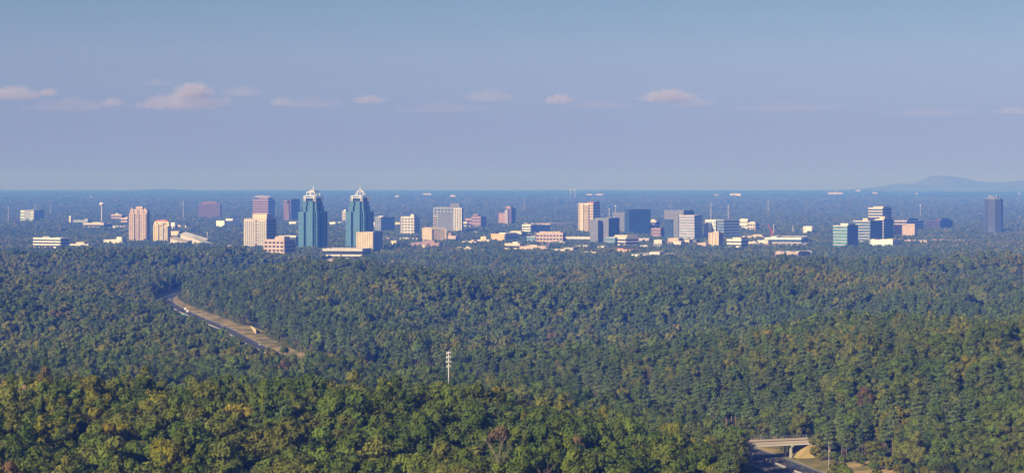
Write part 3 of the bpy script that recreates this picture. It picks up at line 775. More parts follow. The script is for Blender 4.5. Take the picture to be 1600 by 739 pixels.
bld('office_block', 'beige ribbed office block with blue side in front of the domed tower', 'office building', (558,582,596.5), 363.5, 391, 'ribs', 8, 9, 4, 'cream', 'g_blue', roof='grey', Y=5290, parts=[(1.0,1.05,.02,.98,None,363,'glass',8,1,8,'bluegrey','g_blue')])
bld('office_block', 'blue-grey grid office block behind the beige ribbed block', 'office building', (586,595,617), 339.5, 363, 'grid', 8, 3, 9, 'bluegrey', 'g_navy', theta=40, pent=[(.1,.9,.2,.5,337.5,'offwhite')], r=.4)
bld('low_house', 'small cream box right of the blue-grey grid office', 'building', (616,625,628), 348, 355, 'plain', 1, 2, 1, 'yellowcream', 'g_dark')
bld('white_shed', 'small white box with dark front just right of the domed tower', 'building', (581,585,587), 347.5, 358, 'grid', 2, 1, 1, 'palewhite', 'g_dark')
bld('office_tower', 'white grid office tower with small roof mast right of the crowned towers', 'office building', (627,646.5,655), 339, 369, 'grid', 8, 4, 3, 'offwhite', 'g_navy', pent=[(.7,.96,.1,.7,335,'white')], r=.5)
bld('parking_deck', 'long low concrete parking deck right below the domed tower', 'parking deck', (504,566,580), 389.5, 401, 'bands', 3, 12, 4, 'offwhite', 'g_dark', r=.36, Y=4640, theta=12, roof='concrete')
bld('low_shop', 'low white shop with yellow side below the beige ribbed block', 'building', (611,619,623), 377, 386, 'plain', 1, 3, 2, 'yellowcream', 'g_dark')
bld('low_shop', 'low pink-roofed shop row below the white grid tower', 'building', (601,616,621), 372, 377, 'bands', 1, 5, 2, 'salmon', 'g_dark', para=.6)
bld('low_shop', 'long low white shop row left of the cream ribbed hotel', 'building', (624,652,658), 372.5, 378, 'bands', 1, 7, 2, 'offwhite', 'g_dark', para=.6)
root, a, b, zt, H, Y = bld('office_tower', 'wide dark-glass office tower framed in white grid with a block on its roof', 'office building', (678,721,723), 325, 366, 'grid', 10, 8, 3, 'bluegrey', 'g_navy', theta=12, pent=[(.58,.93,.15,.8,317.5,'slate'),(.1,.6,.2,.8,323,'slate')], r=.36,
    parts=[(.16,.72,-.12,.0,None,334,'glass',11,7,2,'slate','g_navy'),(.735,1.0,-.1,.0,None,326,'grid',13,3,1,'white','g_dark'),(-.01,.10,-.1,.0,None,338,'bands',9,1,1,'cream','g_dark')])
bld('hotel', 'cream hotel block with vertical ribs on its right face', 'hotel', (661,674.5,699.5), 357.5, 380, 'ribs', 8, 3, 13, 'cream', 'g_brown', theta=72, pent=[(.1,.8,.05,.5,356,'cream')], depth=44)
root, a, b, zt, H, Y = bld('office_block', 'low purple-pink office with central arch below the cream hotel', 'office building', (643,686,690), 380, 390, 'bands', 2, 8, 3, 'rose', 'g_mauve', theta=14, pent=[(.36,.82,.1,.8,376.3,'rose')], r=.5)
MB().box(-.46*a, -.34*a, -2.2, -.6, 0, zt+1.5).build('entrance_surround', M['rose'], root)
MB().prism([(-.44*a,-2.5),(-.36*a,-2.5),(-.36*a,-2.25),(-.44*a,-2.25)], 0, zt-2).build('entrance_glass', M['g_dark'], root)
bld('office_block', 'pink stepped mid-rise with a corner turret right of the white-framed tower', 'office building', (737,751,759.5), 338.5, 358, 'grid', 5, 5, 4, 'rose', 'g_navy', parts=[(-.8,.05,.1,.8,None,342,'bands',4,4,3,'rose','g_mauve'),(-.95,-.45,-.1,.1,None,347,'bands',3,2,2,'cream','g_navy'),(.1,.6,.1,.6,338,335.5,'bands',1,2,2,'rose','g_mauve')])
bld('apartment_tower', 'purple-pink apartment tower with a lower left wing behind the woods', 'apartment tower', (790,799,805), 326, 353, 'grid', 10, 4, 3, 'mauve', 'g_mauve', pent=[(.0,.8,.1,.8,322.8,'rose')], parts=[(-1.2,-.05,.1,.7,None,333.5,'piers',7,2,2,'rose','g_mauve'),(.05,.5,-.2,0,None,329,'grid',9,2,1,'lav','g_mauve')])
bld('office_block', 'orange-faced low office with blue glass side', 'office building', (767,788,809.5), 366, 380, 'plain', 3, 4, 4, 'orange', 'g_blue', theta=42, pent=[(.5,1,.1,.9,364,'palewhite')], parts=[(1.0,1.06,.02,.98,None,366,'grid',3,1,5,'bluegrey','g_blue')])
bld('low_office', 'low dark office with white penthouse behind the orange-faced office', 'office building', (796,815,822.5), 363.5, 374, 'bands', 2, 5, 3, 'offwhite', 'g_dark', pent=[(.05,.9,.1,.8,361,'cream')], r=.3)
bld('low_shop', 'small cream box left of the orange-faced office', 'building', (751,759.5,762), 370.5, 379, 'plain', 1, 2, 1, 'yellowcream', 'g_dark')
bld('office_block', 'white-ended office with long blue ribbon-window side', 'office building', (817,829.5,859.5), 352.5, 369, 'bands', 6, 3, 8, 'bluegrey', 'g_navy', theta=42, pent=[(.2,.8,.05,.25,350.5,'cream')], parts=[(-.02,1.03,-.03,.05,None,352,'bands',6,3,1,'palewhite','g_dark')])
bld('office_block', 'pink grid mid-rise office with recessed dark entrance bay', 'office building', (838,879,883), 364.5, 384, 'grid', 5, 8, 3, 'salmon', 'g_mauve', theta=12, r=.5, pent=[(.1,.9,.2,.8,362,'salmon')])
bld('low_office', 'low teal glass office left of the pink grid mid-rise', 'office building', (823,836,841), 370, 382, 'bands', 4, 4, 3, 'bluegrey', 'g_teal', r=.3)
bld('parking_deck', 'cream parking deck with pink bands in front of the pink grid office', 'parking deck', (789,812,818), 381, 393, 'bands', 3, 5, 4, 'cream', 'g_dark', pent=[(.5,.85,.1,.6,378.3,'palewhite')])
bld('parking_deck', 'long low pink-banded deck spreading before the pink grid office', 'parking deck', (812,852,860), 385.5, 394, 'bands', 2, 9, 4, 'salmon', 'g_mauve', pent=[(.35,.65,.1,.7,383,'cream')], theta=14)
bld('low_shop', 'small yellow-cream building in front of the pink-banded deck', 'building', (848,855,860), 387.5, 394, 'bands', 2, 3, 2, 'yellowcream', 'g_dark')
bld('warehouse', 'low grey-roofed warehouse at the woods edge below the cream tower', 'warehouse', (862,895,902.5), 390, 397, 'plain', 1, 5, 3, 'offwhite', 'g_dark', para=.6, pent=[(.55,1,.1,.9,387,'grey')])
bld('low_shop', 'low long cream shop row at the woods edge left of the orange roof', 'building', (907,932,937), 394, 398.5, 'bands', 1, 7, 2, 'cream', 'g_dark', para=.6)
bld('low_shop', 'low white-roofed retail block behind trees left of the grey glass block', 'building', (884,922,930), 371, 380, 'bands', 2, 7, 3, 'offwhite', 'g_navy', r=.35)
bld('low_shop', 'cream low building below the white-framed office tower', 'building', (722,744,752), 377.5, 384, 'bands', 1, 6, 2, 'cream', 'g_dark', para=.6, pent=[(.6,.8,.1,.8,375,'salmon')])
bld('low_shop', 'scattered low cream building with rooftop boxes at the woods edge', 'building', (708,739,745), 388.5, 393, 'plain', 1, 6, 2, 'cream', 'g_dark', para=.5, pent=[(.2,.4,.1,.8,386.5,'salmon'),(.62,.8,.1,.8,385.5,'cream')])
bld('townhouse_row', 'stepped pinkish townhouse row sloping down right of the cream hotel', 'houses', (699,712,718), 369, 380, 'bands', 2, 4, 3, 'pinkstone', 'g_mauve', pent=[(.0,.4,.1,.8,364,'rose')])
bld('townhouse_row', 'long low pink apartment row in the woods left of the cream tower', 'houses', (818,860,904), 349.5, 355, 'bands', 1, 10, 6, 'pinkstone', 'g_mauve', theta=45, para=.5)

# --- centre right
root, a, b, zt, H, Y = bld('apartment_tower', 'tall cream apartment tower with red roof wedge', 'apartment tower', (904,926.5,937), 318, 366, 'grid', 12, 7, 4, 'cream', 'g_brown', theta=30, r=.45, parts=[(.14,.36,-.08,0,None,319,'glass',17,3,1,'cream','g_green'),(.44,.74,-.1,0,None,320,'bands',17,2,1,'yellowcream','g_brown')])
MB().add([(-.5*a,.0,zt+1.3),(0,.0,zt+1.3),(0,b,zt+1.3),(-.5*a,b,zt+1.3),(-.5*a,.3*b,zt+5.5),(0,.3*b,zt+.1+7),(0,b,zt+7),(-.5*a,b,zt+5.5)], [(0,3,2,1),(4,5,6,7),(0,1,5,4),(1,2,6,5),(2,3,7,6),(3,0,4,7)]).build('roof_wedge', M['redroof'], root)
bld('glass_block', 'pale grey glass block of two heights in front of the dark glass block', 'office building', (929,951,968), 341, 384, 'glass', 10, 6, 5, 'slate', 'g_pale', main=True, theta=33, parts=[(.0,.56,-.4,-.01,None,345,'glass',9,4,3,'slate','g_pale')], para=.8)
bld('glass_block', 'large dark blue glass block with a paler lower left wing', 'office building', (976,983,1016.5), 327.5, 368.5, 'glass', 10, 3, 8, 'g_navy', 'g_blue', theta=58, para=.8, parts=[(-3.0,-.0,.05,.7,None,332.5,'glass',9,5,4,'slate','g_pale')])
bld('office_block', 'white ribbon-window low-rise with stepped roof below the glass blocks', 'office building', (965,978,998), 371.5, 389, 'bands', 5, 4, 6, 'offwhite', 'g_mauve', theta=48, pent=[(-.5,1.0,.1,.9,367.5,'cream')])
bld('low_office', 'low teal glass office half hidden left of the white ribbon-window low-rise', 'office building', (947,961,966), 371, 386, 'bands', 4, 4, 2, 'bluegrey', 'g_teal', r=.3)
bld('low_office', 'low lavender office right of the white ribbon-window low-rise', 'office building', (998,1014,1019.5), 373, 381, 'bands', 2, 5, 2, 'lav', 'g_mauve')
bld('apartment_block', 'orange tile-roofed low building among trees', 'building', (962,987,996.5), 391, 398, 'bands', 1, 6, 3, 'salmon', 'g_brown', roof='tile', pent=[(.05,.45,.1,.9,388.6,'tile'),(.5,.9,.2,.9,390,'tile')], para=.6)
bld('low_office', 'long flat white office with dark window band at the woods edge', 'office building', (987,1042,1054.5), 398.3, 405, 'bands', 2, 12, 4, 'palewhite', 'g_dark', r=.5, pent=[(.45,.75,.2,.8,394.3,'offwhite')], theta=14, para=.6)
bld('office_block', 'white-topped office between the dark and the grey glass blocks', 'office building', (1016,1026,1031), 345, 367, 'bands', 5, 3, 2, 'cream', 'g_navy', pent=[(.1,.7,.1,.8,343,'white')])
bld('office_block', 'pink office block beneath the white-topped office', 'office building', (1018,1032,1037), 357, 374, 'grid', 5, 5, 2, 'rose', 'g_mauve')
bld('glass_block', 'large grey glass block with painted-in shadow corner and lower right wing', 'office building', (1038,1068,1084), 329, 377, 'glass', 11, 7, 4, 'slate', 'g_grey', theta=30, para=.8, parts=[(.12,.56,-.22,-.01,None,343,'glass',8,3,2,'g_navy','g_blue'),(.75,1.0,-.5,-.01,None,336,'glass',10,3,3,'slate','g_pale'),(1.0,1.8,-.45,.3,None,336.3,'bands',11,3,4,'lav','g_grey')])  # dark blue front part stands in for a shadow on the grey face
for pxs, pt, pb, wl_, lb in [((1022,1034,1038),375.5,389,'offwhite','small white stepped building left of the grey glass block foot'),((1044,1060,1066),372.8,386,'salmon','cream and pink low building at the foot of the grey glass block'),
                              ((1052,1064,1070),378,388,'offwhite','white low building with dark openings below the grey glass block'),((1070,1077,1081),375,386,'cream','narrow cream low building beside the grey glass block foot'),((1083,1088,1092),375,384,'slate','small dark low building right of the grey glass block foot')]:
    bld('low_shop', lb, 'building', pxs, pt, pb, 'grid', 2, 4, 2, wl_, 'g_dark')
bld('office_block', 'blue ribbon-glass office with white stair wing on its left', 'office building', (1122,1131,1155.5), 343.5, 377, 'bands', 9, 3, 8, 'bluegrey', 'g_blue', theta=55, r=.35, parts=[(-2.3,-.6,.05,.6,None,344.5,'grid',7,4,3,'palewhite','g_pale'),(-2.0,-1.3,-.1,.04,None,349,'ribs',6,3,1,'palewhite','g_pale')])
bld('office_block', 'white grid office with recessed loggias right of the blue ribbon-glass office', 'office building', (1155,1168,1175.5), 343.5, 360, 'grid', 4, 5, 3, 'palewhite', 'g_dark', pent=[(.1,.9,.2,.8,342,'white')])
bld('office_block', 'small cream office stepping down right of the white grid office', 'office building', (1168,1180,1186), 348, 363, 'grid', 4, 3, 2, 'cream', 'g_navy', pent=[(.3,.9,.1,.7,346.5,'palewhite')])
bld('hotel', 'beige windowless tower block with pink shaded side at the woods edge', 'hotel', (1108,1122.5,1129.5), 364, 388, 'ribs', 8, 3, 4, 'tan', 'g_brown', pent=[(.5,.95,.1,.7,362,'cream')])
bld('low_shop', 'low flat pinkish plinth under the beige tower block', 'building', (1084,1120,1129), 386, 390, 'bands', 1, 7, 2, 'lav', 'g_mauve', para=.5)
bld('office_block', 'round-cornered white banded low-rise with roof box', 'office building', (1136,1158,1168.5), 374.5, 392, 'bands', 5, 6, 4, 'palewhite', 'g_brown', pent=[(.35,.95,.1,.8,371,'cream')], r=.48)
bld('warehouse', 'long orange-beige flat building behind the white parking deck', 'warehouse', (1160,1193,1201), 369, 375, 'bands', 1, 7, 3, 'salmon', 'g_brown', pent=[(.5,.9,.1,.8,366.5,'tan')], para=.6)
bld('parking_deck', 'long white three-level parking deck beside the red crane', 'parking deck', (1195,1252,1262), 372, 385, 'bands', 3, 10, 4, 'palewhite', 'g_navy', theta=13, r=.35, pent=[(.15,.3,.1,.8,370,'white')])
bld('low_shop', 'low white annex left of the long parking deck', 'building', (1184,1200,1206), 376, 386, 'bands', 2, 4, 2, 'offwhite', 'g_dark')
bld('low_shop', 'long low pinkish plinth in front of the white parking deck', 'building', (1170,1258,1267), 382, 387, 'bands', 1, 12, 3, 'pinkstone', 'g_mauve', theta=12, para=.5)
bld('apartment_block', 'pink and white apartment block alone in the woods below the crane', 'apartments', (1212,1247,1265.5), 394.5, 405, 'grid', 3, 9, 5, 'pinkstone', 'g_mauve', pent=[(.0,.12,.1,.8,393,'white'),(.4,.6,.1,.8,393,'white'),(.85,1,.1,.8,392.8,'white')], theta=32)
bld('framed_building', 'white open-framed building in the woods right of the crane', 'building', (1256,1268,1270.5), 354, 367, 'piers', 3, 2, 1, 'white', 'g_navy')
def crane():
    Y = solve_Y(1206, 381) - 60
    b = P(1206, 381, Y); g = gz(b.x, Y); root = empty('red_crane', (b.x, Y, g), 0, 'red lattice crane with raised jib beside the white parking deck', 'crane')
    H = P(1206, 362, Y).z - g
    mb = MB()
    for x, y in ((-1.6,-1.6),(1.6,-1.6),(1.6,1.6),(-1.6,1.6)): mb.box(x-.35, x+.35, y-.35, y+.35, 0, H)
    k = 0
    for z in np.arange(2, H-3, 4.0):
        s = 1 if k % 2 else -1; k += 1
        for y in (-1.6, 1.6): mb.tube((-1.6*s,y,z), (1.6*s,y,z+4), .22, n=4)
        for x in (-1.6, 1.6): mb.tube((x,-1.6*s,z), (x,1.6*s,z+4), .22, n=4)
    mb.build('mast', M['cranered'], root)
    t = P(1200, 351, Y); jx, jz = t.x-b.x, t.z-g
    mb = MB()
    for d in ((-1.1,0),(1.1,0),(0,1.6)): mb.tube((0+d[0],d[1],H), (jx+d[0]*.3,d[1],jz), .4, .25, n=4)
    for i in range(8):
        u, v = i/8, (i+1)/8
        mb.tube((jx*u-1.1*(1-.7*u),0,H+(jz-H)*u), (jx*v+1.1*(1-.7*v),0,H+(jz-H)*v), .2, n=4)
    mb.build('jib', M['cranered'], root)
    MB().box(-1, 6.5, -1.5, 1.5, H-.5, H+1.2).build('counter_jib', M['cranered'], root)
    MB().box(4.2, 6.4, -1.3, 1.3, H-3.4, H-.55).build('counterweight', M['concrete'], root)
    MB().box(-1.2, 1.2, -3.2, -1.8, H-2, H+.8).build('cab', M['g_pale'], root)
    CLEAR.append((b.x, Y, 0, -12, 12, -30, 12))
crane()

for pxs, pt, pb, wl_, st_, lb in [((745,766,772),375,382,'cream','bands','low cream shop row left of the orange-faced office'),((898,918,925),384,390,'offwhite','plain','long pale roof among trees below the tall cream tower'),
    ((866,882,889),378,385,'grey','bands','low grey block between the pink grid office and the grey glass block'),((1000,1012,1017),384,390,'offwhite','bands','small white block in trees right of the white ribbon-window low-rise'),((1090,1103,1108),380,388,'salmon','grid','pinkish low block left of the beige tower block'),
    ((1170,1181,1186),378,386,'cream','bands','small cream block right of the round-cornered low-rise'),((655,668,672),384,391,'cream','plain','small cream building at the woods edge below the purple-pink office'),((934,944,949),385,391,'offwhite','bands','small pale block below the grey glass block of two heights')]:
    bld('low_shop', lb, 'building', pxs, pt, pb, st_, 2, 5, 2, wl_, 'g_dark', para=.6)
# --- right group
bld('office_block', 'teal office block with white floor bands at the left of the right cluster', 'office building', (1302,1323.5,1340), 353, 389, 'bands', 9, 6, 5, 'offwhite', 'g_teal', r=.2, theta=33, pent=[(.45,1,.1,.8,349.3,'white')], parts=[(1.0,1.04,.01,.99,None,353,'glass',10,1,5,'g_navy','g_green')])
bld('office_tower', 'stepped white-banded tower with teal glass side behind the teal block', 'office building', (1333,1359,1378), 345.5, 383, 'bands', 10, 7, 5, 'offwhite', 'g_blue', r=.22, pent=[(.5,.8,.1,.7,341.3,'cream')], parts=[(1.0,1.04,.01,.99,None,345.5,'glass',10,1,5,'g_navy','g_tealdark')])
bld('office_tower', 'tallest white-banded tower of the right cluster with flat roof', 'office building', (1357,1379,1393), 325, 374, 'bands', 13, 6, 4, 'offwhite', 'g_navy', r=.42, pent=[(.3,1,.1,.8,322.7,'cream')])
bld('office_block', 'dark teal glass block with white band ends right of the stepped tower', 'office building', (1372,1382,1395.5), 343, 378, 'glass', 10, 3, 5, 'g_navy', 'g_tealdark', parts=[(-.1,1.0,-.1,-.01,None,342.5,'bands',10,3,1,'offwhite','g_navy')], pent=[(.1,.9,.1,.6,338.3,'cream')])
bld('office_block', 'salmon-pink blocky building with stepped roof right of the white-banded towers', 'building', (1397,1429,1431), 352.5, 373, 'piers', 6, 7, 2, 'salmon', 'g_mauve', theta=16, pent=[(.62,1,.1,.9,350,'salmon')])
bld('office_block', 'purple-grey office behind the salmon-pink building', 'office building', (1398,1417,1443), 345, 361, 'bands', 5, 5, 6, 'lav', 'g_mauve', theta=42, pent=[(.8,1.0,.1,.7,341.3,'darkmauve')], r=.4)
bld('office_block', 'dark low office block right of the purple-grey office', 'office building', (1448,1469,1488.5), 345, 360, 'bands', 5, 5, 5, 'darkmauve', 'g_mauve', theta=38, pent=[(.6,1.0,.1,.7,341.3,'darkmauve')], r=.4)
bld('low_shop', 'white low building with dark doorway under the right cluster', 'building', (1360,1395,1408), 375.5, 389, 'grid', 2, 7, 3, 'palewhite', 'g_grey', theta=26, pent=[(.0,.15,.1,.8,373.8,'cream'),(.7,.95,.1,.8,373.5,'yellowcream')], r=.6)
bld('townhouse_row', 'pinkish low roofs along the woods right of the white low building', 'houses', (1413,1448,1455), 376, 382, 'bands', 1, 8, 3, 'pinkstone', 'g_mauve', roof='tile', para=.6)
bld('townhouse_row', 'second pinkish low roof row further right along the woods', 'houses', (1457,1506,1516), 375, 380, 'bands', 1, 10, 3, 'salmon', 'g_mauve', roof='tile', para=.6, theta=14)
def dark_tower():
    Y = solve_Y(1552, 365)
    c = P(1552.8, 340, Y); g = gz(c.x, Y); root = empty('dark_tower', (c.x, Y, g), 0, 'lone dark slate octagonal tower with flared base at far right', 'skyscraper', 'city buildings')
    H = lambda py: ZC-(py-HZ)/F*Y - g
    w = 14.2*Y/F
    def octo(r, z): return [(r*math.cos(t), r*math.sin(t), z) for t in [math.pi/8+math.pi/4*i+.3 for i in range(8)]]
    zb = H(355); zt = H(311.5)
    MB().loft([octo(w*1.08, 0), octo(w*.985, zb), octo(w*.985, zt)]).build('glazing', M['g_navy'], root)
    mb = MB(); nf = 19
    for k in range(nf):
        z = zt*k/nf; e = max(0, 1-z/zb)*.095
        mb.loft([octo(w*(1.0+e), z), octo(w*(1.0+e), z+zt/nf*.5)])
    mb.build('floor_bands', M['towerslate'], root, kind='stuff')
    MB().loft([octo(w*.97, zt), octo(w*.80, H(309.3))]).build('sloped_crown', M['slate'], root)
    MB().loft([octo(w*.56, H(309.3)), octo(w*.54, H(306.4))]).build('penthouse', M['slate'], root)
    for x, y in ((-.5,-.2),(.2,-.45)):
        MB().box(x*w-2.5, x*w+2.5, y*w-2.5, y*w+2.5, H(307.5), H(305.8)).build('roof_unit', M['offwhite'], root)
    CLEAR.append((c.x, Y, 0, -w-9, w+9, -w-9, w+9))
dark_tower()
bld('low_office', 'low white office in the woods left of the right cluster', 'office building', (1260,1268,1272), 392, 399, 'bands', 2, 3, 2, 'offwhite', 'g_dark', para=.6)

# --- far overpass and car park in the highway gap
def far_overpass():
    Y = 4330.0; a_, b_ = P(444, 417, Y), P(508, 416, Y); g = 36.0
    root = empty('far_overpass', ((a_.x+b_.x)/2, Y, g), -.1, 'sunlit far overpass across the highway gap below the crowned towers', 'bridge')
    Ln = (b_.x-a_.x)/2; t = a_.z-g+4
    MB().box(-Ln, Ln, -7, 7, t-2.4, t-.6).build('deck', M['concrete'], root)
    MB().box(-Ln, Ln, -7.4, -7.02, t-2.2, t+.9).build('parapet', M['cream'], root)
    MB().box(-Ln, Ln, 7.02, 7.4, t-2.2, t+.9).build('parapet', M['cream'], root)
    for x in (-.35, .1, .55):
        MB().box(x*Ln-1, x*Ln+1, -5, 5, -3, t-2.42).build('pier', M['concrete'], root)
    CLEAR.append(((a_.x+b_.x)/2, Y, 0, -Ln*.8, Ln*1.0, -330, 12))
    put_car((root.location.x+4, Y-3, g+t-.58), -.1, 'carwhite', 'white box truck crossing the far overpass', 'vehicles on the highway', 'truck')
far_overpass()
def car_park():
    Y = 4440.0
    c = P(532, 404, Y); g = gz(c.x, Y); hh = c.z - g
    m = MB(); m.box(-24, 24, -62, 62, -1, hh)
    root = empty('car_park', (c.x, Y, g), 0, 'open car park crowded with cars below the parking deck', 'car park', None)
    m.build('slab', M['concrete'], root)
    random.seed(5)
    for r_ in range(4):
        for k in range(9):
            if random.random() < .2: continue
            put_car((c.x-21+k*5.1+random.uniform(-.5,.5), Y-52+r_*32, g+hh), math.pi/2+random.uniform(-.05,.05), (pt_ := random.choice(['carwhite','carsilver','carred','carwhite','cardark','carblue'])), dict(carwhite='white', carsilver='silver', carred='red', cardark='black', carblue='blue')[pt_] + ' car in the ' + ('front','second','third','back')[r_] + ' row of the car park below the parking deck', 'cars in the car park')
    CLEAR.append((c.x, Y, 0, -32, 32, -340, 70))
car_park()

# --- houses in the woods
def house(px, py, Y, w, d, h, rz, wall, roof, label, cat='house'):
    c = P(px, py, Y); g = gz(c.x, Y); z = max(c.z-g, 5.0)
    root = empty('house', (c.x, Y, g), rz, label, cat, 'houses in the woods')
    e = z - h*.5
    wl_o = MB().box(-w/2, w/2, -d/2, d/2, 0, e).build('wall', M[wall], root)
    _h = MB().add([(-w/2-.6,-d/2-.6,e),(w/2+.6,-d/2-.6,e),(w/2+.6,d/2+.6,e),(-w/2-.6,d/2+.6,e),(-w/2-.6,0,e+h),(w/2+.6,0,e+h)], [(0,1,5,4),(2,3,4,5),(0,4,3),(1,2,5),(0,3,2,1)])
    rf_o = _h.build('roof', M[roof], root)
    for k in range(4):
        x = -w/2+w*(k+.5)/4
        MB().box(x-.6, x+.6, -d/2-.08, -d/2+.02, e-2.6, e-1.0).build('window', M['g_dark'], wl_o)
    MB().box(w*.2, w*.2+1.1, .3, 1.4, e+h*.5, e+h+1.3).build('chimney', M['brick'], rf_o)
    CLEAR.append((c.x, Y, rz, -w/2-2, w/2+2, -d/2-(15 if Y > 800 else 5), d/2+3))
for a_ in [(32,612,930,7.5,5.5,3.0,.5,'salmon','shingle','pink-walled house with dark shingle roof among the near trees at left'),
           (1003,636,1400,14,9,3.5,-.35,'offwhite','concrete','pale-roofed house in the trees left of the pine stand'),
           (1040,643,1440,7,6,2.5,-.6,'cream','concrete','small pale-roofed shed right of the pale-roofed house'),
           (673,439,3600,24,10,4,.1,'white','redroof','long white house with red chimney end in the mid woods'),
           (658,440,3590,10,8,2,.1,'palewhite','offwhite','small white garage left of the long white house'),
           (568,422,4180,11,10,4,.3,'salmon','salmon','pink house in the woods left of the pale antenna mast'),
           (602,422,4190,16,10,4,-.3,'pinkstone','slate','dark-roofed house right of the pale antenna mast'),
           (912,480,2900,9,7,2.5,.2,'palewhite','offwhite','white cottage roof glinting in the mid woods'),
           (937,468,3000,8,7,2.5,-.2,'offwhite','salmon','pink cottage roof behind the white cottage'),
           (1545,418,4250,9,8,3,.2,'salmon','tile','orange-roofed house in the woods under the dark tower'),
           (1525,416,4270,8,7,2.5,-.2,'palewhite','offwhite','white house left of the orange-roofed house'),
           (1533,430,3900,8,7,2.5,.3,'white','slate','white house with slate roof below the orange-roofed house'),
           (1471,424,4050,7,7,2,.1,'palewhite','offwhite','tiny white house dot in the woods below the dark low office'),
           (1491,426,4000,7,7,2,.1,'palewhite','offwhite','second tiny white house dot right of the first'),
           (1591,436,3800,13,8,3,.1,'salmon','tile','orange-roofed house at the right edge of the woods'),
           (75,467,3100,12,8,2.5,.1,'palewhite','offwhite','white flat house in the woods under the ribbon-window office'),
           (335,549,2020,16,9,3,.2,'offwhite','concrete','grey-roofed house in the woods left of the highway'),
           (321,548,2030,6,6,3,.5,'palewhite','offwhite','small white house end beside the grey-roofed house'),
           (473,446,3500,10,8,2.5,.2,'offwhite','offwhite','pale cottage on the wooded rise right of the highway bend'),
           (535,487,2750,12,8,3,.1,'pinkstone','slate','dark-roofed cottage in the woods right of the pine slope')]:
    house(*a_)

# --- far buildings towards the horizon
def far_bld(px, py, wpx, hpx, mat, label, roofm='offwhite'):
    Y = solve_Y(px, py+hpx/2+.4, 9.0)
    c = P(px, py, Y); s = Y/F; w, h = wpx*s*.9, max(hpx*s*.62, 4)
    zb = gz(c.x, Y)
    root = empty('distant_building', (c.x, Y, zb), random.uniform(-.35,-.1), label, 'building', 'white buildings in the distant woods')
    zt = c.z + h/2 - zb
    MB().box(-w/2, w/2, 0, w*.35, 0, zt).build('wall', M[mat], root)
    MB().box(-w*.12, w*.1, w*.05, w*.25, zt+.1, zt+h*.2).build('roof_block', M[roofm], root)
    mb = MB(); mb.box(-w*.46, w*.46, -.6, -.1, zt-h*.55, zt-h*.3); mb.build('window_band', M['g_navy'], root)
    CLEAR.append((c.x, Y, 0, -w/2-20, w/2+20, -170, w*.4))
FAR = [(231,318.5,22,2,'offwhite','low white hall in distant woods above the tall condominium'),(305,320,8,2,'salmon','small pink block beside the dark purple office'),
 (354,309.5,17,2,'offwhite','distant white roof right of the dark purple office'),(390,308.5,20,2,'offwhite','distant white roof left above the pink banded tower'),
 (410,306.8,26,2.2,'offwhite','distant pale roofs above the pink banded tower'),(667,302.8,15,1.8,'offwhite','distant long pale building high above the white-framed tower'),
 (620,306.3,6,2,'palewhite','distant white house cluster leftmost above the white grid tower'),(640,310.7,11,1.6,'palewhite','distant white building right one above the white grid tower'),
 (707,305.7,9,2,'palewhite','distant white building above the white-framed tower roof'),
 (921,304,9,2,'palewhite','distant white building first of two right of the twin water tanks'),(936,303.5,14,2.2,'offwhite','distant white building second of two right of the twin water tanks'),
 (1050,307,6,1.5,'palewhite','distant white dot above the grey glass block'),(1119,304.8,8,3,'offwhite','distant pale block left of two above the blue ribbon office'),(1149,303.5,18,3,'palewhite','distant white building above the blue ribbon office'),
 (1305,301.5,26,3,'offwhite','distant pale factory at the foot of the hills'),
 (1341,297.6,8,2,'offwhite','distant pale building on the first hill'),(1367,301,8,2.5,'offwhite','distant pale house on the hill left of the mountain'),(1432,302.3,3,1.6,'palewhite','distant white dot under the mountain slope'),(1592,302,2,2.2,'palewhite','distant white dot at the right edge under the mountain'),
 (33,310,10,1.4,'offwhite','distant pale roof far left above the teal office'),(5,347,10,3,'salmon','pink roof at the left edge beside the teal office'),
 (197,321,8,1.5,'offwhite','distant pale roof left of the tall condominium top'),(1105,332.5,14,2,'salmon','pinkish low roof in woods above the blue ribbon office')]
for a_ in FAR: far_bld(*a_)
bld('low_shop', 'white shop buildings in woods right of the white-framed tower', 'building', (736,748,751), 362, 366, 'plain', 1, 4, 2, 'palewhite', 'g_dark', para=.5)

def water_tower(px, pyt, pyb, wpx, label, Y):
    c = P(px, pyt, Y); g = gz(c.x, Y); H = c.z-g; r_ = wpx/2*Y/F
    root = empty('water_tower', (c.x, Y, g), 0, label, 'water tower', 'white water towers')
    zb = H - 1.3*r_
    MB().lathe([(.3,H),(r_*.55,H-.12*r_),(r_*.9,H-.4*r_),(r_,H-.7*r_),(r_*.85,H-1.0*r_),(r_*.4,H-1.25*r_),(r_*.2,zb-.05*r_)], 16).build('tank', M['palewhite'], root)
    MB().lathe([(r_*.32,0),(r_*.16,6),(r_*.14,zb)], 10).build('column', M['palewhite'], root)
    CLEAR.append((c.x, Y, 0, -8, 8, -200, 8))
water_tower(158.8, 316.2, 325, 7.6, 'white bulb-shaped water tower above the woods at left', 9800)
water_tower(891.6, 295.6, 300, 3.6, 'white water tank on the horizon, left of the twin pair', 24000)
water_tower(898.4, 295.6, 300, 3.6, 'white water tank on the horizon, right of the twin pair', 24000)
water_tower(962, 321, 328, 3.2, 'small white water tower behind the dark blue glass block', 11000)
water_tower(1438, 320, 325, 2.6, 'small white water tower left of the dark tower', 11500)
water_tower(142.3, 306.5, 312, 3.0, 'tiny white water tower near the left horizon', 19000)
water_tower(683, 369, 374, 1.8, 'small white tank on a post in woods by the white grid tower', 6600)
water_tower(202, 293.5, 298, 1.6, 'tiny white tank on the left horizon rise', 30000)
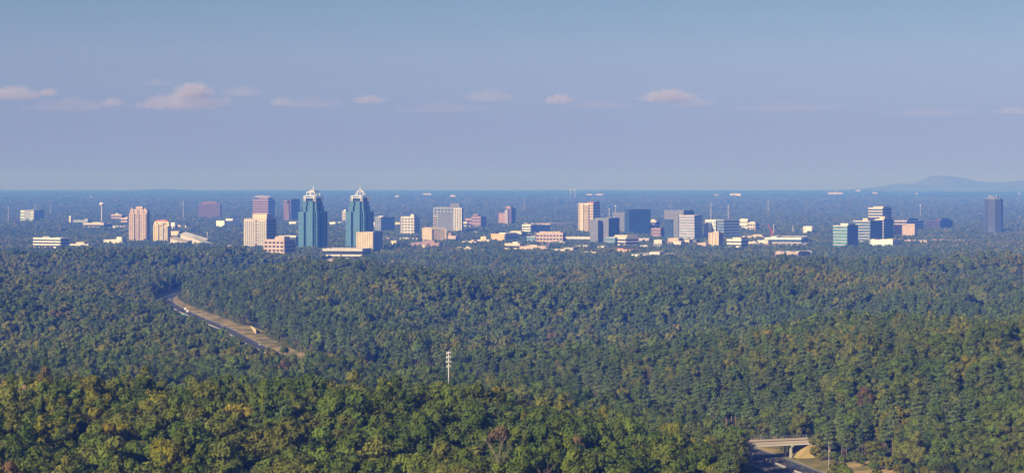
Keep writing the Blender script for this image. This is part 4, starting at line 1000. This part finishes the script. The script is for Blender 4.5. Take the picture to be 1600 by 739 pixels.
def lattice_mast(px, pyt, Y, label):
    c = P(px, pyt, Y); g = gz(c.x, Y); H = c.z-g
    root = empty('lattice_mast', (c.x, Y, g), .3, label, 'radio mast', 'radio masts in the woods')
    mb = MB()
    for t in (0, 2.09, 4.19):
        mb.tube((2.2*math.cos(t), 2.2*math.sin(t), 0), (.6*math.cos(t), .6*math.sin(t), H), .45, .3, 4)
    for k in range(10):
        u = k/10; r_ = 2.2-1.6*u; z = H*u
        for t in (0, 2.09, 4.19):
            mb.tube((r_*math.cos(t), r_*math.sin(t), z), (r_*.9*math.cos(t+2.09), r_*.9*math.sin(t+2.09), z+H/10), .2, n=3)
    mb.build('lattice', M['palewhite'], root)
    MB().lathe([(1.6,H*.9),(1.6,H*.94)], 8).build('antenna_ring', M['palewhite'], root)
for a_ in [(13,322.5,9500,'pale radio mast at the far left of the woods'),(55,317.5,12000,'thin radio mast left above the teal office'),(79,318.5,12000,'thin radio mast right of the teal office'),(286.5,315.5,10500,'radio mast left of the dark purple office'),
           (324,362.5,6400,'white radio mast among trees left of the white grid tower'),(1111,316.5,9800,'white radio mast above the blue ribbon-glass office'),(1138,320.5,10500,'short radio mast right of the white radio mast'),(1200.4,312,14000,'thin radio mast above the red crane'),
           (1209,349.5,7600,'radio mast just right of the red crane jib'),(1239,352,7600,'radio mast left of the white open-framed building'),(819,311,14000,'faint radio mast right of the purple-pink apartment tower'),(1335,304,20000,'faint radio mast under the first hill'),(1349,305,20000,'second faint radio mast under the first hill'),(952,325,9000,'thin mast on the left of the dark blue glass block')]:
    lattice_mast(*a_)

# ------------------------------------------------------------------ trees
rng = np.random.default_rng(11)
def unit(n):
    v = rng.normal(size=(n, 3)); return v/np.linalg.norm(v, axis=1)[:,None]
ICO_V = None
def ico(sub=1):
    import bmesh
    bm = bmesh.new(); bmesh.ops.create_icosphere(bm, subdivisions=sub, radius=1)
    v = np.array([x.co[:] for x in bm.verts]); f = [[q.index for q in p.verts] for p in bm.faces]; bm.free()
    return v, f
ICO1 = ico(1); ICO2 = ico(2)
def leaf_quads(c, nrm, size, aspect=.75):
    """diamond leaf clumps at points c facing nrm"""
    n = len(c)
    t = np.cross(nrm, unit(n)); t /= np.maximum(np.linalg.norm(t, axis=1), 1e-6)[:,None]
    b = np.cross(nrm, t)
    s = size*rng.uniform(.65, 1.35, (n,1))
    bend = nrm*s*rng.uniform(-.3, .3, (n,1))
    v = np.stack([c+t*s, c+b*s*aspect+bend, c-t*s, c-b*s*aspect+bend], 1).reshape(-1, 3)
    f = (np.arange(n)[:,None]*4 + np.arange(4)[None,:]).tolist()
    return v, f
def crown_oak(nlobes, nleaf, leaf, H=18.0, W=5.6, core=True, up=1.0):
    V, Fc, n0 = [], [], 0
    zc = H*.62; hz = H*.38*up
    d = unit(nlobes*3); d = d[d[:,2] > -.55][:nlobes]
    rad = rng.uniform(.30, .46, len(d))*W
    cen = np.stack([d[:,0]*(W-rad*.8), d[:,1]*(W-rad*.8), zc + d[:,2]*(hz-rad*.7)], 1)
    cen = np.vstack([cen, [[0,0,zc]]]); rad = np.append(rad, W*.62)
    w = rad**2; w[-1] *= .25; cnt = np.maximum((nleaf*w/w.sum()).astype(int), 2)
    for c, r, k in zip(cen, rad, cnt):
        u = unit(k); u[:,2] = np.abs(u[:,2])*np.where(rng.random(k) < .78, 1, -1)
        p = c + u*r*rng.uniform(.84, 1.12, (k,1))
        inside = np.zeros(k, bool)
        for c2, r2 in zip(cen, rad):
            if c2 is c: continue
            inside |= np.linalg.norm(p-c2, axis=1) < r2*.74
        p, u = p[~inside], u[~inside]
        if not len(p): continue
        nn = u + unit(len(p))*.5; nn /= np.linalg.norm(nn, axis=1)[:,None]
        v, f = leaf_quads(p, nn, leaf)
        V.append(v); Fc += [[i+n0 for i in q] for q in f]; n0 += len(v)
        if core:
            iv, if_ = ICO1 if r < W*.55 else ICO2
            cv = c + iv*r*.80*rng.uniform(.85, 1.08, (len(iv),1))
            V.append(cv); Fc += [[i+n0 for i in q] for q in if_]; n0 += len(cv)
    return np.vstack(V), Fc
def crown_pine(nleaf, leaf, H=21.0, W=3.6):
    V, Fc, n0 = [], [], 0
    nb = 16
    for i in range(nb):
        u = i/(nb-1); z = H*(.42+.55*u) + rng.uniform(-.4,.4)
        L = W*(1.0-.72*u**1.6)*rng.uniform(.7, 1.15) ; t = i*2.4+rng.uniform(-.4,.4)
        c = np.array([math.cos(t)*L*.55, math.sin(t)*L*.55, z]); r = L*.55+.35
        k = nleaf//nb
        q = unit(k); p = c + q*np.array([r, r, r*.55])*rng.uniform(.6, 1.1, (k,1))
        nn = q*.6 + unit(k) + np.array([0,0,.5]); nn /= np.linalg.norm(nn, axis=1)[:,None]
        v, f = leaf_quads(p, nn, leaf, .55)
        V.append(v); Fc += [[a+n0 for a in g] for g in f]; n0 += len(v)
        iv, if_ = ICO1
        cv = c + iv*np.array([r, r, r*.55])*.68
        V.append(cv); Fc += [[a+n0 for a in g] for g in if_]; n0 += len(cv)
    return np.vstack(V), Fc
def np_mesh(name, parts):
    """parts: list of (verts, faces, material)"""
    me = bpy.data.meshes.new(name); V, Fc, mi, n0 = [], [], [], 0; mats = []
    for v, f, m in parts:
        V += [tuple(q) for q in v]; Fc += [[i+n0 for i in q] for q in f]; mi += [len(mats)]*len(f); n0 += len(v); mats.append(m)
    me.from_pydata(V, [], Fc)
    for m in mats: me.materials.append(m)
    me.polygons.foreach_set('material_index', mi); me.update()
    return me
def trunk_mb(H, r, branches=5, top=.62, seed=0):
    rs = random.Random(seed); mb = MB()
    mb.lathe([(r*1.5,-1.0),(r,.8),(r*.75,H*.35),(r*.3,H*top)], 7)
    for k in range(branches):
        t = k*2.4+rs.random(); z = H*(.28+.3*k/max(branches-1,1)); L = H*rs.uniform(.14,.22)
        mb.tube((0,0,z), (math.cos(t)*L, math.sin(t)*L, z+L*.9), r*.4, r*.14, 5)
    return mb
def bare_mb(H, seed):
    rs = random.Random(seed); mb = MB(); mb.lathe([(.34,-1),(.26,1),(.16,H*.55),(.05,H*.95)], 6)
    def br(p, d, L, r, lev):
        q = p + d*L; mb.tube(p, q, r, r*.45, 4)
        if lev < 3:
            for _ in range(4 if lev < 2 else 3):
                nd = (d + Vector((rs.uniform(-.6,.6), rs.uniform(-.6,.6), rs.uniform(0,.5)))).normalized()
                br(p + d*L*rs.uniform(.35, 1), nd, L*.62, r*.5, lev+1)
    for k in range(7):
        t = k*2.4; br(Vector((0,0,H*(.3+.08*k))), Vector((math.cos(t)*.55, math.sin(t)*.55, .85)).normalized(), H*.24, .12, 1)
    return mb

OAKC = ['deep','mid','olive','lime','gold','rust']
oak0 = [crown_oak(nl, nf_, .46, W=w, up=u, core=co_) for nl, nf_, w, u, co_ in ((15,1500,5.6,1.0,True),(19,1500,6.2,.92,True),(13,1500,4.9,1.12,True),(17,1500,5.4,1.0,True),(24,1700,6.9,.80,True),(10,1300,3.9,1.30,True),(9,1150,5.8,1.02,False))]
oak0_me = [np_mesh('crown', [(v, f, LEAF['mid'])]) for v, f in oak0]
oak_tr = [trunk_mb(18, .32, 5 if k < 6 else 9, .62 if k < 6 else .8, k) for k in range(7)]
oak_tr_me = [t.mesh('trunk', [BARK]) for t in oak_tr]
pine0 = [crown_pine(1300, .36), crown_pine(1300, .36, 23, 3.1), crown_pine(1300, .36, 19, 4.1)]
pine0_me = [np_mesh('crown', [(v, f, LEAF['pine'])]) for v, f in pine0]
pine_tr = [trunk_mb(h, .26, 4, .95, 9) for h in (21, 23, 19)]
pine_tr_me = [t.mesh('trunk', [PBARK]) for t in pine_tr]
bare0 = [bare_mb(17, 3), bare_mb(19, 5)]
bare_tr_me = [trunk_mb(17, .28, 4, .8, 2).mesh('trunk', [LEAF['bare']])]*2
bare_me = [b.mesh('crown', [LEAF['bare']]) for b in bare0]

proto_coll = bpy.data.collections.new('tree_prototypes')      # never linked to the scene: only the forest's points draw from it
PIDX = {}
_pn = [0]
def proto(key, me, mat=None):
    o = bpy.data.objects.new('tree_%03d' % _pn[0], me); proto_coll.objects.link(o)
    if mat:
        o.material_slots[0].link = 'OBJECT'; o.material_slots[0].material = mat
    PIDX.setdefault(key, []).append(_pn[0]); _pn[0] += 1
def merged(mb, crown, cm, tm):
    return np_mesh('tree', [(crown[0], crown[1], cm), (mb.v, mb.f, tm)])
for k in range(7):
    base = merged(oak_tr[k], oak0[k], LEAF['mid'], BARK)
    for c in OAKC: proto((0, c), base, LEAF[c])
for k in range(3): proto((0, 'pine'), merged(pine_tr[k], pine0[k], LEAF['pine'], PBARK))
for k in range(2): proto((0, 'bare'), bare_me[k])
for k in range(4):
    me = np_mesh('tree', [(*crown_oak(12, 420, .85, W=5.8, up=(1, .9, 1.1, .95)[k]), LEAF['mid'])])
    for c in OAKC: proto((1, c), me, LEAF[c])
for k in range(2): proto((1, 'pine'), merged(pine_tr[k], crown_pine(380, .66, (21, 23)[k]), LEAF['pine'], PBARK))
proto((1, 'bare'), bare_me[0])
for k in range(3):
    me = np_mesh('tree', [(*crown_oak(8, 120, 1.5, W=6.6), LEAF['mid'])])
    for c in OAKC: proto((2, c), me, LEAF[c])
proto((2, 'pine'), np_mesh('tree', [(*crown_pine(110, 1.2, 21, 4.2), LEAF['pine'])]))
proto((2, 'bare'), np_mesh('tree', [(*crown_oak(7, 90, 1.4, W=5.0), LEAF['bare'])]))
for k in range(4):       # far away: a patch of tree crowns at once
    parts = []
    for c in range(13):
        v, f = crown_oak(5, 26, 2.6, W=7.5, core=True)
        v = v*np.array([1,1,rng.uniform(.65,1.4)]) + np.array([rng.uniform(-26,26), rng.uniform(-26,26), 0])
        parts.append((v, f, LEAF[rng.choice(['deep','deep','mid','mid','olive','lime','pine','deep'])]))
    proto((3, 'patch'), np_mesh('tree_patch', parts))

def clear_mask(X, Y):
    keep = np.ones(len(X), bool)
    for cx, cyy, rz, x0, x1, y0, y1 in CLEAR:
        R2 = max(abs(x0), abs(x1), abs(y0), abs(y1))*1.5
        ix = np.where((np.abs(X-cx) < R2) & (np.abs(Y-cyy) < R2))[0]
        if not len(ix): continue
        dx, dy = X[ix]-cx, Y[ix]-cyy; c, s = math.cos(-rz), math.sin(-rz)
        lx, ly = dx*c-dy*s, dx*s+dy*c
        keep[ix[(lx > x0) & (lx < x1) & (ly > y0) & (ly < y1)]] = False
    return keep
def ring(y0, y1, sp):
    ys = np.arange(y0, y1, sp); out = []
    for r_, y in enumerate(ys):
        hw = .25*y*1.10 + 45
        xs = np.arange(-hw, hw, sp) + (sp/2 if r_ % 2 else 0)
        out.append(np.stack([xs, np.full(len(xs), y)], 1))
    p = np.vstack(out) + rng.uniform(-.42, .42, (sum(map(len, out)), 2))*sp
    return p[:,0], p[:,1]
vw_y = [900, 1208, 1238, 1330, 1450, 1720, 1850, 2350, 2650, 2800, 3100, 4000]; vw_w = [28, 28, 9, 9, 9, 13, 18, 20, 19, 15, 9, 6]
def forest_points(lod, y0, y1, sp, hs):
    X, Y = ring(y0, y1, sp)
    sdv, _ = road_info(X, Y)
    vw = np.interp(Y, vw_y, vw_w)
    lw = np.interp(Y, [900, 980, 1060, 1190, 1260, 1300], [8, 8, 8, 8, 7, 5.5]) + 5*np.exp(-((Y-2400)/300)**2) + 12*np.exp(-((Y-1880)/170)**2) + 34*S(3600, 3750, Y)*(1 - S(4350, 4700, Y))
    keep = ~((sdv > -(RW+lw)) & (sdv < RW+vw+3.0))
    gap = fbm(X/62, Y/95, 57, 2) + .25*fbm(X/400, Y/400, 58, 2)
    keep &= ~((gap > .50) & (Y < 5200))
    ppx = 800 + F*X/Y
    keep &= ~((ppx > 279) & (ppx < 297) & (Y > 2300) & (Y < 2700))
    keep &= ~((ppx > 503) & (ppx < 566) & (Y > 4330) & (Y < 4640))
    keep &= ~((ppx > 440) & (ppx < 507) & (Y > 3620) & (Y < 4400))
    keep &= ~((ppx > 1152) & (ppx < 1302) & (Y < 1236))
    keep &= clear_mask(X, Y)
    X, Y, sdv = X[keep], Y[keep], sdv[keep]
    Z = ground(X, Y)
    n = len(X)
    nz = fbm(X/230, Y/260, 61, 3); u = .18 + .64*rng.random(n) + nz*.5 + .13*(1 - S(1500, 2100, Y))
    cls = np.full(n, 'mid', dtype=object)
    cls[u < .40] = 'deep'; cls[(u >= .40) & (u < .62)] = 'mid'; cls[(u >= .62) & (u < .86)] = 'olive'; cls[u >= .86] = 'lime'
    r2 = rng.random(n)
    cls[r2 < .005] = 'gold'; cls[(r2 > .009) & (r2 < .014)] = 'rust'; cls[(r2 > .014) & (r2 < .024)] = 'bare'
    pz = fbm(X/240, Y/240, 77, 2)
    cls[(pz > .30) & (rng.random(n) < .5)] = 'pine'; cls[(rng.random(n) < .05)] = 'pine'
    side = (sdv > 0) & (sdv < 75) & (Y > 1280) & (Y < 3200)
    cls[side & (rng.random(n) < .62)] = 'pine'
    sh = rng.normal(1.0, .20, n).clip(.6, 1.35)*hs*(1 + .10*fbm(X/45, Y/45, 91, 2))
    sw = (.45*sh + .55*rng.normal(1.0, .18, n).clip(.65, 1.5))*hs
    lowedge = (sdv < 0) & (sdv > -85) & (Y > 1720) & (Y < 2950)
    sh[lowedge] *= .70; sw[lowedge] *= .78
    small = rng.random(n) < .12
    sh[small] *= .72; sw[small] *= .72
    if lod == 3: cls[:] = 'patch'
    return dict(x=X, y=Y, z=Z, cls=cls, sh=sh, sw=sw, rz=rng.uniform(0, 6.283, n), lod=np.full(n, lod))
def edge_bushes():
    """low shrubs filling the woods' edge along the highway"""
    k = rng.integers(60, len(ROAD)-1, 2600); y = ROAD[k,1]; vw = np.interp(y, vw_y, vw_w)
    right = rng.random(len(k)) < .8
    off = np.where(right, RW + vw + rng.uniform(-1.5, 12, len(k)), -(RW + np.interp(y, [900, 980, 1060, 1190, 1260, 1300], [8, 8, 8, 8, 7, 5.5]) + rng.uniform(0, 8, len(k))))
    X = ROAD[k,0] + RN[k,0]*off; Y = y + RN[k,1]*off
    m = clear_mask(X, Y) & ~((Y > 1195) & (Y < 1262) & (X < 177)) & ~((800+F*X/Y > 1152) & (800+F*X/Y < 1302) & (Y < 1236)); X, Y = X[m], Y[m]; n = len(X)
    sc_ = rng.uniform(.22, .5, n)
    onv = rng.random(n) < .10
    sc_[onv] *= .5
    return dict(x=X, y=Y, z=ground(X, Y)-2.0*sc_, cls=rng.choice(np.array(['mid','olive','lime','deep'], dtype=object), n), sh=sc_, sw=sc_*1.1, rz=rng.uniform(0, 6.28, n), lod=np.where(Y < 1750, 0, 1))
rings = [forest_points(0, 540, 1750, 10.4, 1.10), forest_points(1, 1750, 3700, 11.0, 1.14), forest_points(2, 3700, 7200, 12.6, 1.08), forest_points(3, 7200, 14000, 43.0, 1.0), forest_points(3, 14000, 22000, 62.0, 1.35), edge_bushes()]
T = {k: np.concatenate([r_[k] for r_ in rings]) for k in rings[0]}

# the nearest trees in view are things of their own
px = 800+F*T['x']/T['y']; pyc = HZ+F*(ZC-(T['z']+11*T['sh']))/T['y']
cand = np.where((T['lod'] == 0) & (px > 4) & (px < 1596) & (pyc < 736) & (T['y'] < 1500))[0]
cand = cand[np.argsort(T['y'][cand] + 0*px[cand])][:300]
WHERE = [(0,90,'in the bottom left corner'),(90,185,'left of the tall pinkish condominium'),(185,275,'below the two condominium towers'),(275,370,'below the dark purple office'),
         (370,460,'below the white and pink grid tower'),(460,535,'below the flat-crowned teal tower'),(535,610,'below the domed teal tower'),(610,680,'below the cream ribbed hotel'),
         (680,760,'below the near antenna mast'),(760,850,'below the purple-pink apartment tower'),(850,950,'below the tall cream apartment tower'),(950,1030,'below the dark blue glass block'),
         (1030,1110,'below the grey glass block'),(1110,1185,'just left of the overpass road'),(1185,1340,'on the bank right of the near highway'),(1340,1430,'below the right office cluster'),(1430,1530,'left below the dark tower'),(1530,1601,'in the bottom right corner')]
CN = dict(deep='deep green tree', mid='mid-green tree', olive='olive-green tree', lime='yellow-green tree', gold='golden-yellow autumn tree', rust='rust-brown autumn tree', pine='tall pine tree', bare='leafless grey-brown tree')
for i in cand:
    cl = T['cls'][i]; wh = next((w for a_, b_, w in WHERE if a_ <= px[i] < b_), 'in the near woods')
    size = ('tall ' if T['sh'][i] > 1.25 and cl != 'pine' else ('small ' if T['sh'][i] < .85 else '')) + ('broad ' if T['sw'][i] > 1.24 else ('slender ' if T['sw'][i] < .98 else ''))
    row = ('on the lower edge' if pyc[i] > 705 else ('second row up' if pyc[i] > 680 else 'third row up'))
    o = empty('pine_tree' if cl == 'pine' else ('bare_tree' if cl == 'bare' else 'broadleaf_tree'), (T['x'][i], T['y'][i], T['z'][i]), T['rz'][i], size + CN[cl] + ', ' + row + ', ' + wh, 'tree', 'trees of the near woods, ' + wh)
    o.scale = (T['sw'][i], T['sw'][i], T['sh'][i])
    if cl == 'pine': k = int(i) % 3; tm, cm = pine_tr_me[k], pine0_me[k]
    elif cl == 'bare': k = int(i) % 2; tm, cm = bare_tr_me[k], bare_me[k]
    else: k = int(i) % 7; tm, cm = oak_tr_me[k], oak0_me[k]
    t_ = bpy.data.objects.new('trunk', tm); C.objects.link(t_); t_.parent = o
    c_ = bpy.data.objects.new('crown', cm); C.objects.link(c_); c_.parent = o
    if cl in OAKC:
        c_.material_slots[0].link = 'OBJECT'; c_.material_slots[0].material = LEAF[cl]

# all other trees: one forest mass of instanced trees
rest = np.ones(len(T['x']), bool); rest[cand] = False
ri = np.where(rest)[0]
idx = np.zeros(len(ri), np.int32); rv = rng.integers(0, 1000, len(ri))
for k, i in enumerate(ri):
    l_ = PIDX[(int(T['lod'][i]), T['cls'][i])]; idx[k] = l_[rv[k] % len(l_)]
me = bpy.data.meshes.new('forest')
co = np.stack([T['x'][ri], T['y'][ri], T['z'][ri]], 1)
me.vertices.add(len(ri)); me.vertices.foreach_set('co', co.ravel())
at = me.attributes.new('idx', 'INT', 'POINT'); at.data.foreach_set('value', idx)
at = me.attributes.new('rot', 'FLOAT_VECTOR', 'POINT'); at.data.foreach_set('vector', np.stack([np.zeros(len(ri)), np.zeros(len(ri)), T['rz'][ri]], 1).astype(np.float32).ravel())
at = me.attributes.new('scl', 'FLOAT_VECTOR', 'POINT'); at.data.foreach_set('vector', np.stack([T['sw'][ri], T['sw'][ri], T['sh'][ri]], 1).astype(np.float32).ravel())
forest = bpy.data.objects.new('forest', me); C.objects.link(forest)
tag(forest, 'mixed woods of green and autumn trees covering the valley', 'forest', None, 'stuff')
ng = bpy.data.node_groups.new('forest_scatter', 'GeometryNodeTree')
ng.interface.new_socket('Geometry', in_out='INPUT', socket_type='NodeSocketGeometry')
ng.interface.new_socket('Geometry', in_out='OUTPUT', socket_type='NodeSocketGeometry')
gi, go = ng.nodes.new('NodeGroupInput'), ng.nodes.new('NodeGroupOutput')
iop = ng.nodes.new('GeometryNodeInstanceOnPoints'); ci = ng.nodes.new('GeometryNodeCollectionInfo')
ci.inputs['Collection'].default_value = proto_coll; ci.inputs['Separate Children'].default_value = True; ci.inputs['Reset Children'].default_value = True
def nattr(nm, dt):
    n = ng.nodes.new('GeometryNodeInputNamedAttribute'); n.data_type = dt; n.inputs['Name'].default_value = nm; return n.outputs['Attribute']
iop.inputs['Pick Instance'].default_value = True
ng.links.new(gi.outputs[0], iop.inputs['Points']); ng.links.new(ci.outputs[0], iop.inputs['Instance'])
ng.links.new(nattr('idx', 'INT'), iop.inputs['Instance Index']); ng.links.new(nattr('rot', 'FLOAT_VECTOR'), iop.inputs['Rotation']); ng.links.new(nattr('scl', 'FLOAT_VECTOR'), iop.inputs['Scale'])
ng.links.new(iop.outputs[0], go.inputs[0])
md = forest.modifiers.new('scatter', 'NODES'); md.node_group = ng
print('trees', len(ri), 'buildings', NB[0])

# ------------------------------------------------------------------ haze
hz_o = MB().box(-37500, 37500, -4200, 61500, -25, 640)
hm, hn, hl = nodes('blue_air')
ho = hn.new('ShaderNodeOutputMaterial'); hv = hn.new('ShaderNodeVolumePrincipled')
hv.inputs['Color'].default_value = (0.066, 0.205, 1.0, 1)
hv.inputs['Density'].default_value = 1.15e-4
hv.inputs['Anisotropy'].default_value = -0.1
hv.inputs['Absorption Color'].default_value = (0.85, 0.70, 1, 1)
try:
    hv.inputs['Density Attribute'].default_value = ''
except Exception: pass
hl.new(hv.outputs[0], ho.inputs['Volume'])
hz_ob = hz_o.build('haze', hm)
tag(hz_ob, 'thin blue air haze over the whole valley', 'haze', None, 'stuff')

# ------------------------------------------------------------------ clouds, far beyond and above the haze
def cloud_mat(name, rx, ry, rz, seed, dens, freq):
    m, n, l = nodes(name)
    o = n.new('ShaderNodeOutputMaterial'); v = n.new('ShaderNodeVolumePrincipled')
    v.inputs['Color'].default_value = (1.0, 0.94, 0.96, 1); v.inputs['Anisotropy'].default_value = 0.0
    tc = n.new('ShaderNodeTexCoord')
    mp = n.new('ShaderNodeMapping'); mp.inputs['Scale'].default_value = (1/rx, 1/ry, 1/rz)
    l.new(tc.outputs['Object'], mp.inputs['Vector'])
    sx = n.new('ShaderNodeSeparateXYZ'); l.new(mp.outputs[0], sx.inputs[0])
    def math_(op, a, b=None, c=None):
        q = n.new('ShaderNodeMath'); q.operation = op
        for k, w in enumerate((a, b, c)):
            if w is None: continue
            if isinstance(w, (int, float)): q.inputs[k].default_value = w
            else: l.new(w, q.inputs[k])
        return q.outputs[0]
    x2 = math_('MULTIPLY', sx.outputs[0], sx.outputs[0]); y2 = math_('MULTIPLY', sx.outputs[1], sx.outputs[1])
    below = math_('MULTIPLY', math_('MINIMUM', sx.outputs[2], 0.0), 2.2); above = math_('MAXIMUM', sx.outputs[2], 0.0)
    z2 = math_('ADD', math_('MULTIPLY', below, below), math_('MULTIPLY', above, above))
    r2 = math_('ADD', math_('ADD', x2, y2), z2)
    nz = n.new('ShaderNodeTexNoise'); nz.noise_dimensions = '4D'; nz.inputs['W'].default_value = seed; nz.inputs['Scale'].default_value = freq; nz.inputs['Detail'].default_value = 7; nz.inputs['Roughness'].default_value = 0.62
    l.new(tc.outputs['Object'], nz.inputs['Vector'])
    a = math_('MULTIPLY_ADD', nz.outputs['Fac'], 3.0, -1.35)
    b = math_('SUBTRACT', a, math_('MULTIPLY', r2, 1.15))
    d = math_('MULTIPLY', math_('MINIMUM', math_('MAXIMUM', math_('ADD', b, 0.55), 0.0), 0.26), dens*4)
    l.new(d, v.inputs['Density']); l.new(v.outputs[0], o.inputs['Volume'])
    v.inputs['Density Attribute'].default_value = ''
    return m
def cloud(px, py, wpx, hpx, dens, label, seed, tilt=0.0):
    Y = 64000.0; c = P(px, py, Y); s = Y/F
    rx, rz = wpx/2*s, hpx/2*s; ry = min(rx, rz*2.2)
    iv, fc = ico(3)
    me = bpy.data.meshes.new('cloud'); me.from_pydata([(v[0]*rx*1.15, v[1]*ry*1.15, v[2]*rz*1.15) for v in iv], [], fc)
    mt = cloud_mat('cloud_vapour', rx, ry, rz, seed, dens, 2.2/rz**.5/rx**.5)
    mt.cycles.volume_step_rate = 0.6
    me.materials.append(mt)
    o = bpy.data.objects.new('cloud', me); C.objects.link(o); o.location = c; o.rotation_euler = (0, tilt, 0)
    tag(o, label, 'cloud', 'evening clouds above the horizon')
cloud(303, 146, 84, 44, 1.1e-3, 'brightest pink-white peak of the cloud bank at left', 1.3)
cloud(285, 164, 190, 48, 0.55e-3, 'broad lavender base of the left cloud bank', 2.7)
cloud(22, 150, 120, 40, 0.65e-3, 'pale pink cloud at the left edge', 3.1)
cloud(75, 147, 44, 24, 0.8e-3, 'small pink puff right of the left edge cloud', 4.6)
cloud(176, 162, 48, 26, 0.6e-3, 'small pink puff left of the big cloud bank', 5.2)
cloud(440, 162, 50, 26, 0.55e-3, 'small pink puff right of the big cloud bank', 6.4)
cloud(577, 158, 74, 24, 0.65e-3, 'flat grey-pink cloud above the two crowned towers', 7.9)
cloud(874, 158, 62, 28, 0.85e-3, 'round pink puff above the tall cream apartment tower', 8.3)
cloud(1045, 154, 118, 36, 1.1e-3, 'largest right cloud with bright domed top', 9.8)
cloud(1082, 163, 90, 24, 0.45e-3, 'thin blue-grey tail under the largest right cloud', 10.4)
cloud(1588, 175, 90, 20, 0.55e-3, 'faint pink streak at the right edge', 11.6)
cloud(765, 153, 110, 34, 0.25e-3, 'faint grey cloud smudge above the white-framed tower', 12.2)
cloud(378, 146, 90, 30, 0.25e-3, 'faint grey cloud smudge right of the bright peak', 13.5)
cloud(485, 164, 130, 30, 0.16e-3, 'very faint lavender veil right of the small pink puff', 14.1)
cloud(690, 172, 190, 30, 0.13e-3, 'very faint lavender veil between the two crowned towers and the white-framed tower', 15.8)
cloud(935, 166, 150, 24, 0.16e-3, 'very faint lavender veil left of the largest right cloud', 16.3)
cloud(1230, 170, 240, 28, 0.13e-3, 'very faint wide lavender veil right of the largest right cloud', 17.7)
cloud(110, 168, 200, 38, 0.16e-3, 'very faint lavender veil under the left edge clouds', 18.2)
cloud(246, 131, 70, 20, 0.2e-3, 'small faint smudge above and left of the bright peak', 19.9)
cloud(1450, 178, 170, 26, 0.14e-3, 'very faint lavender veil high above the mountain', 20.6)
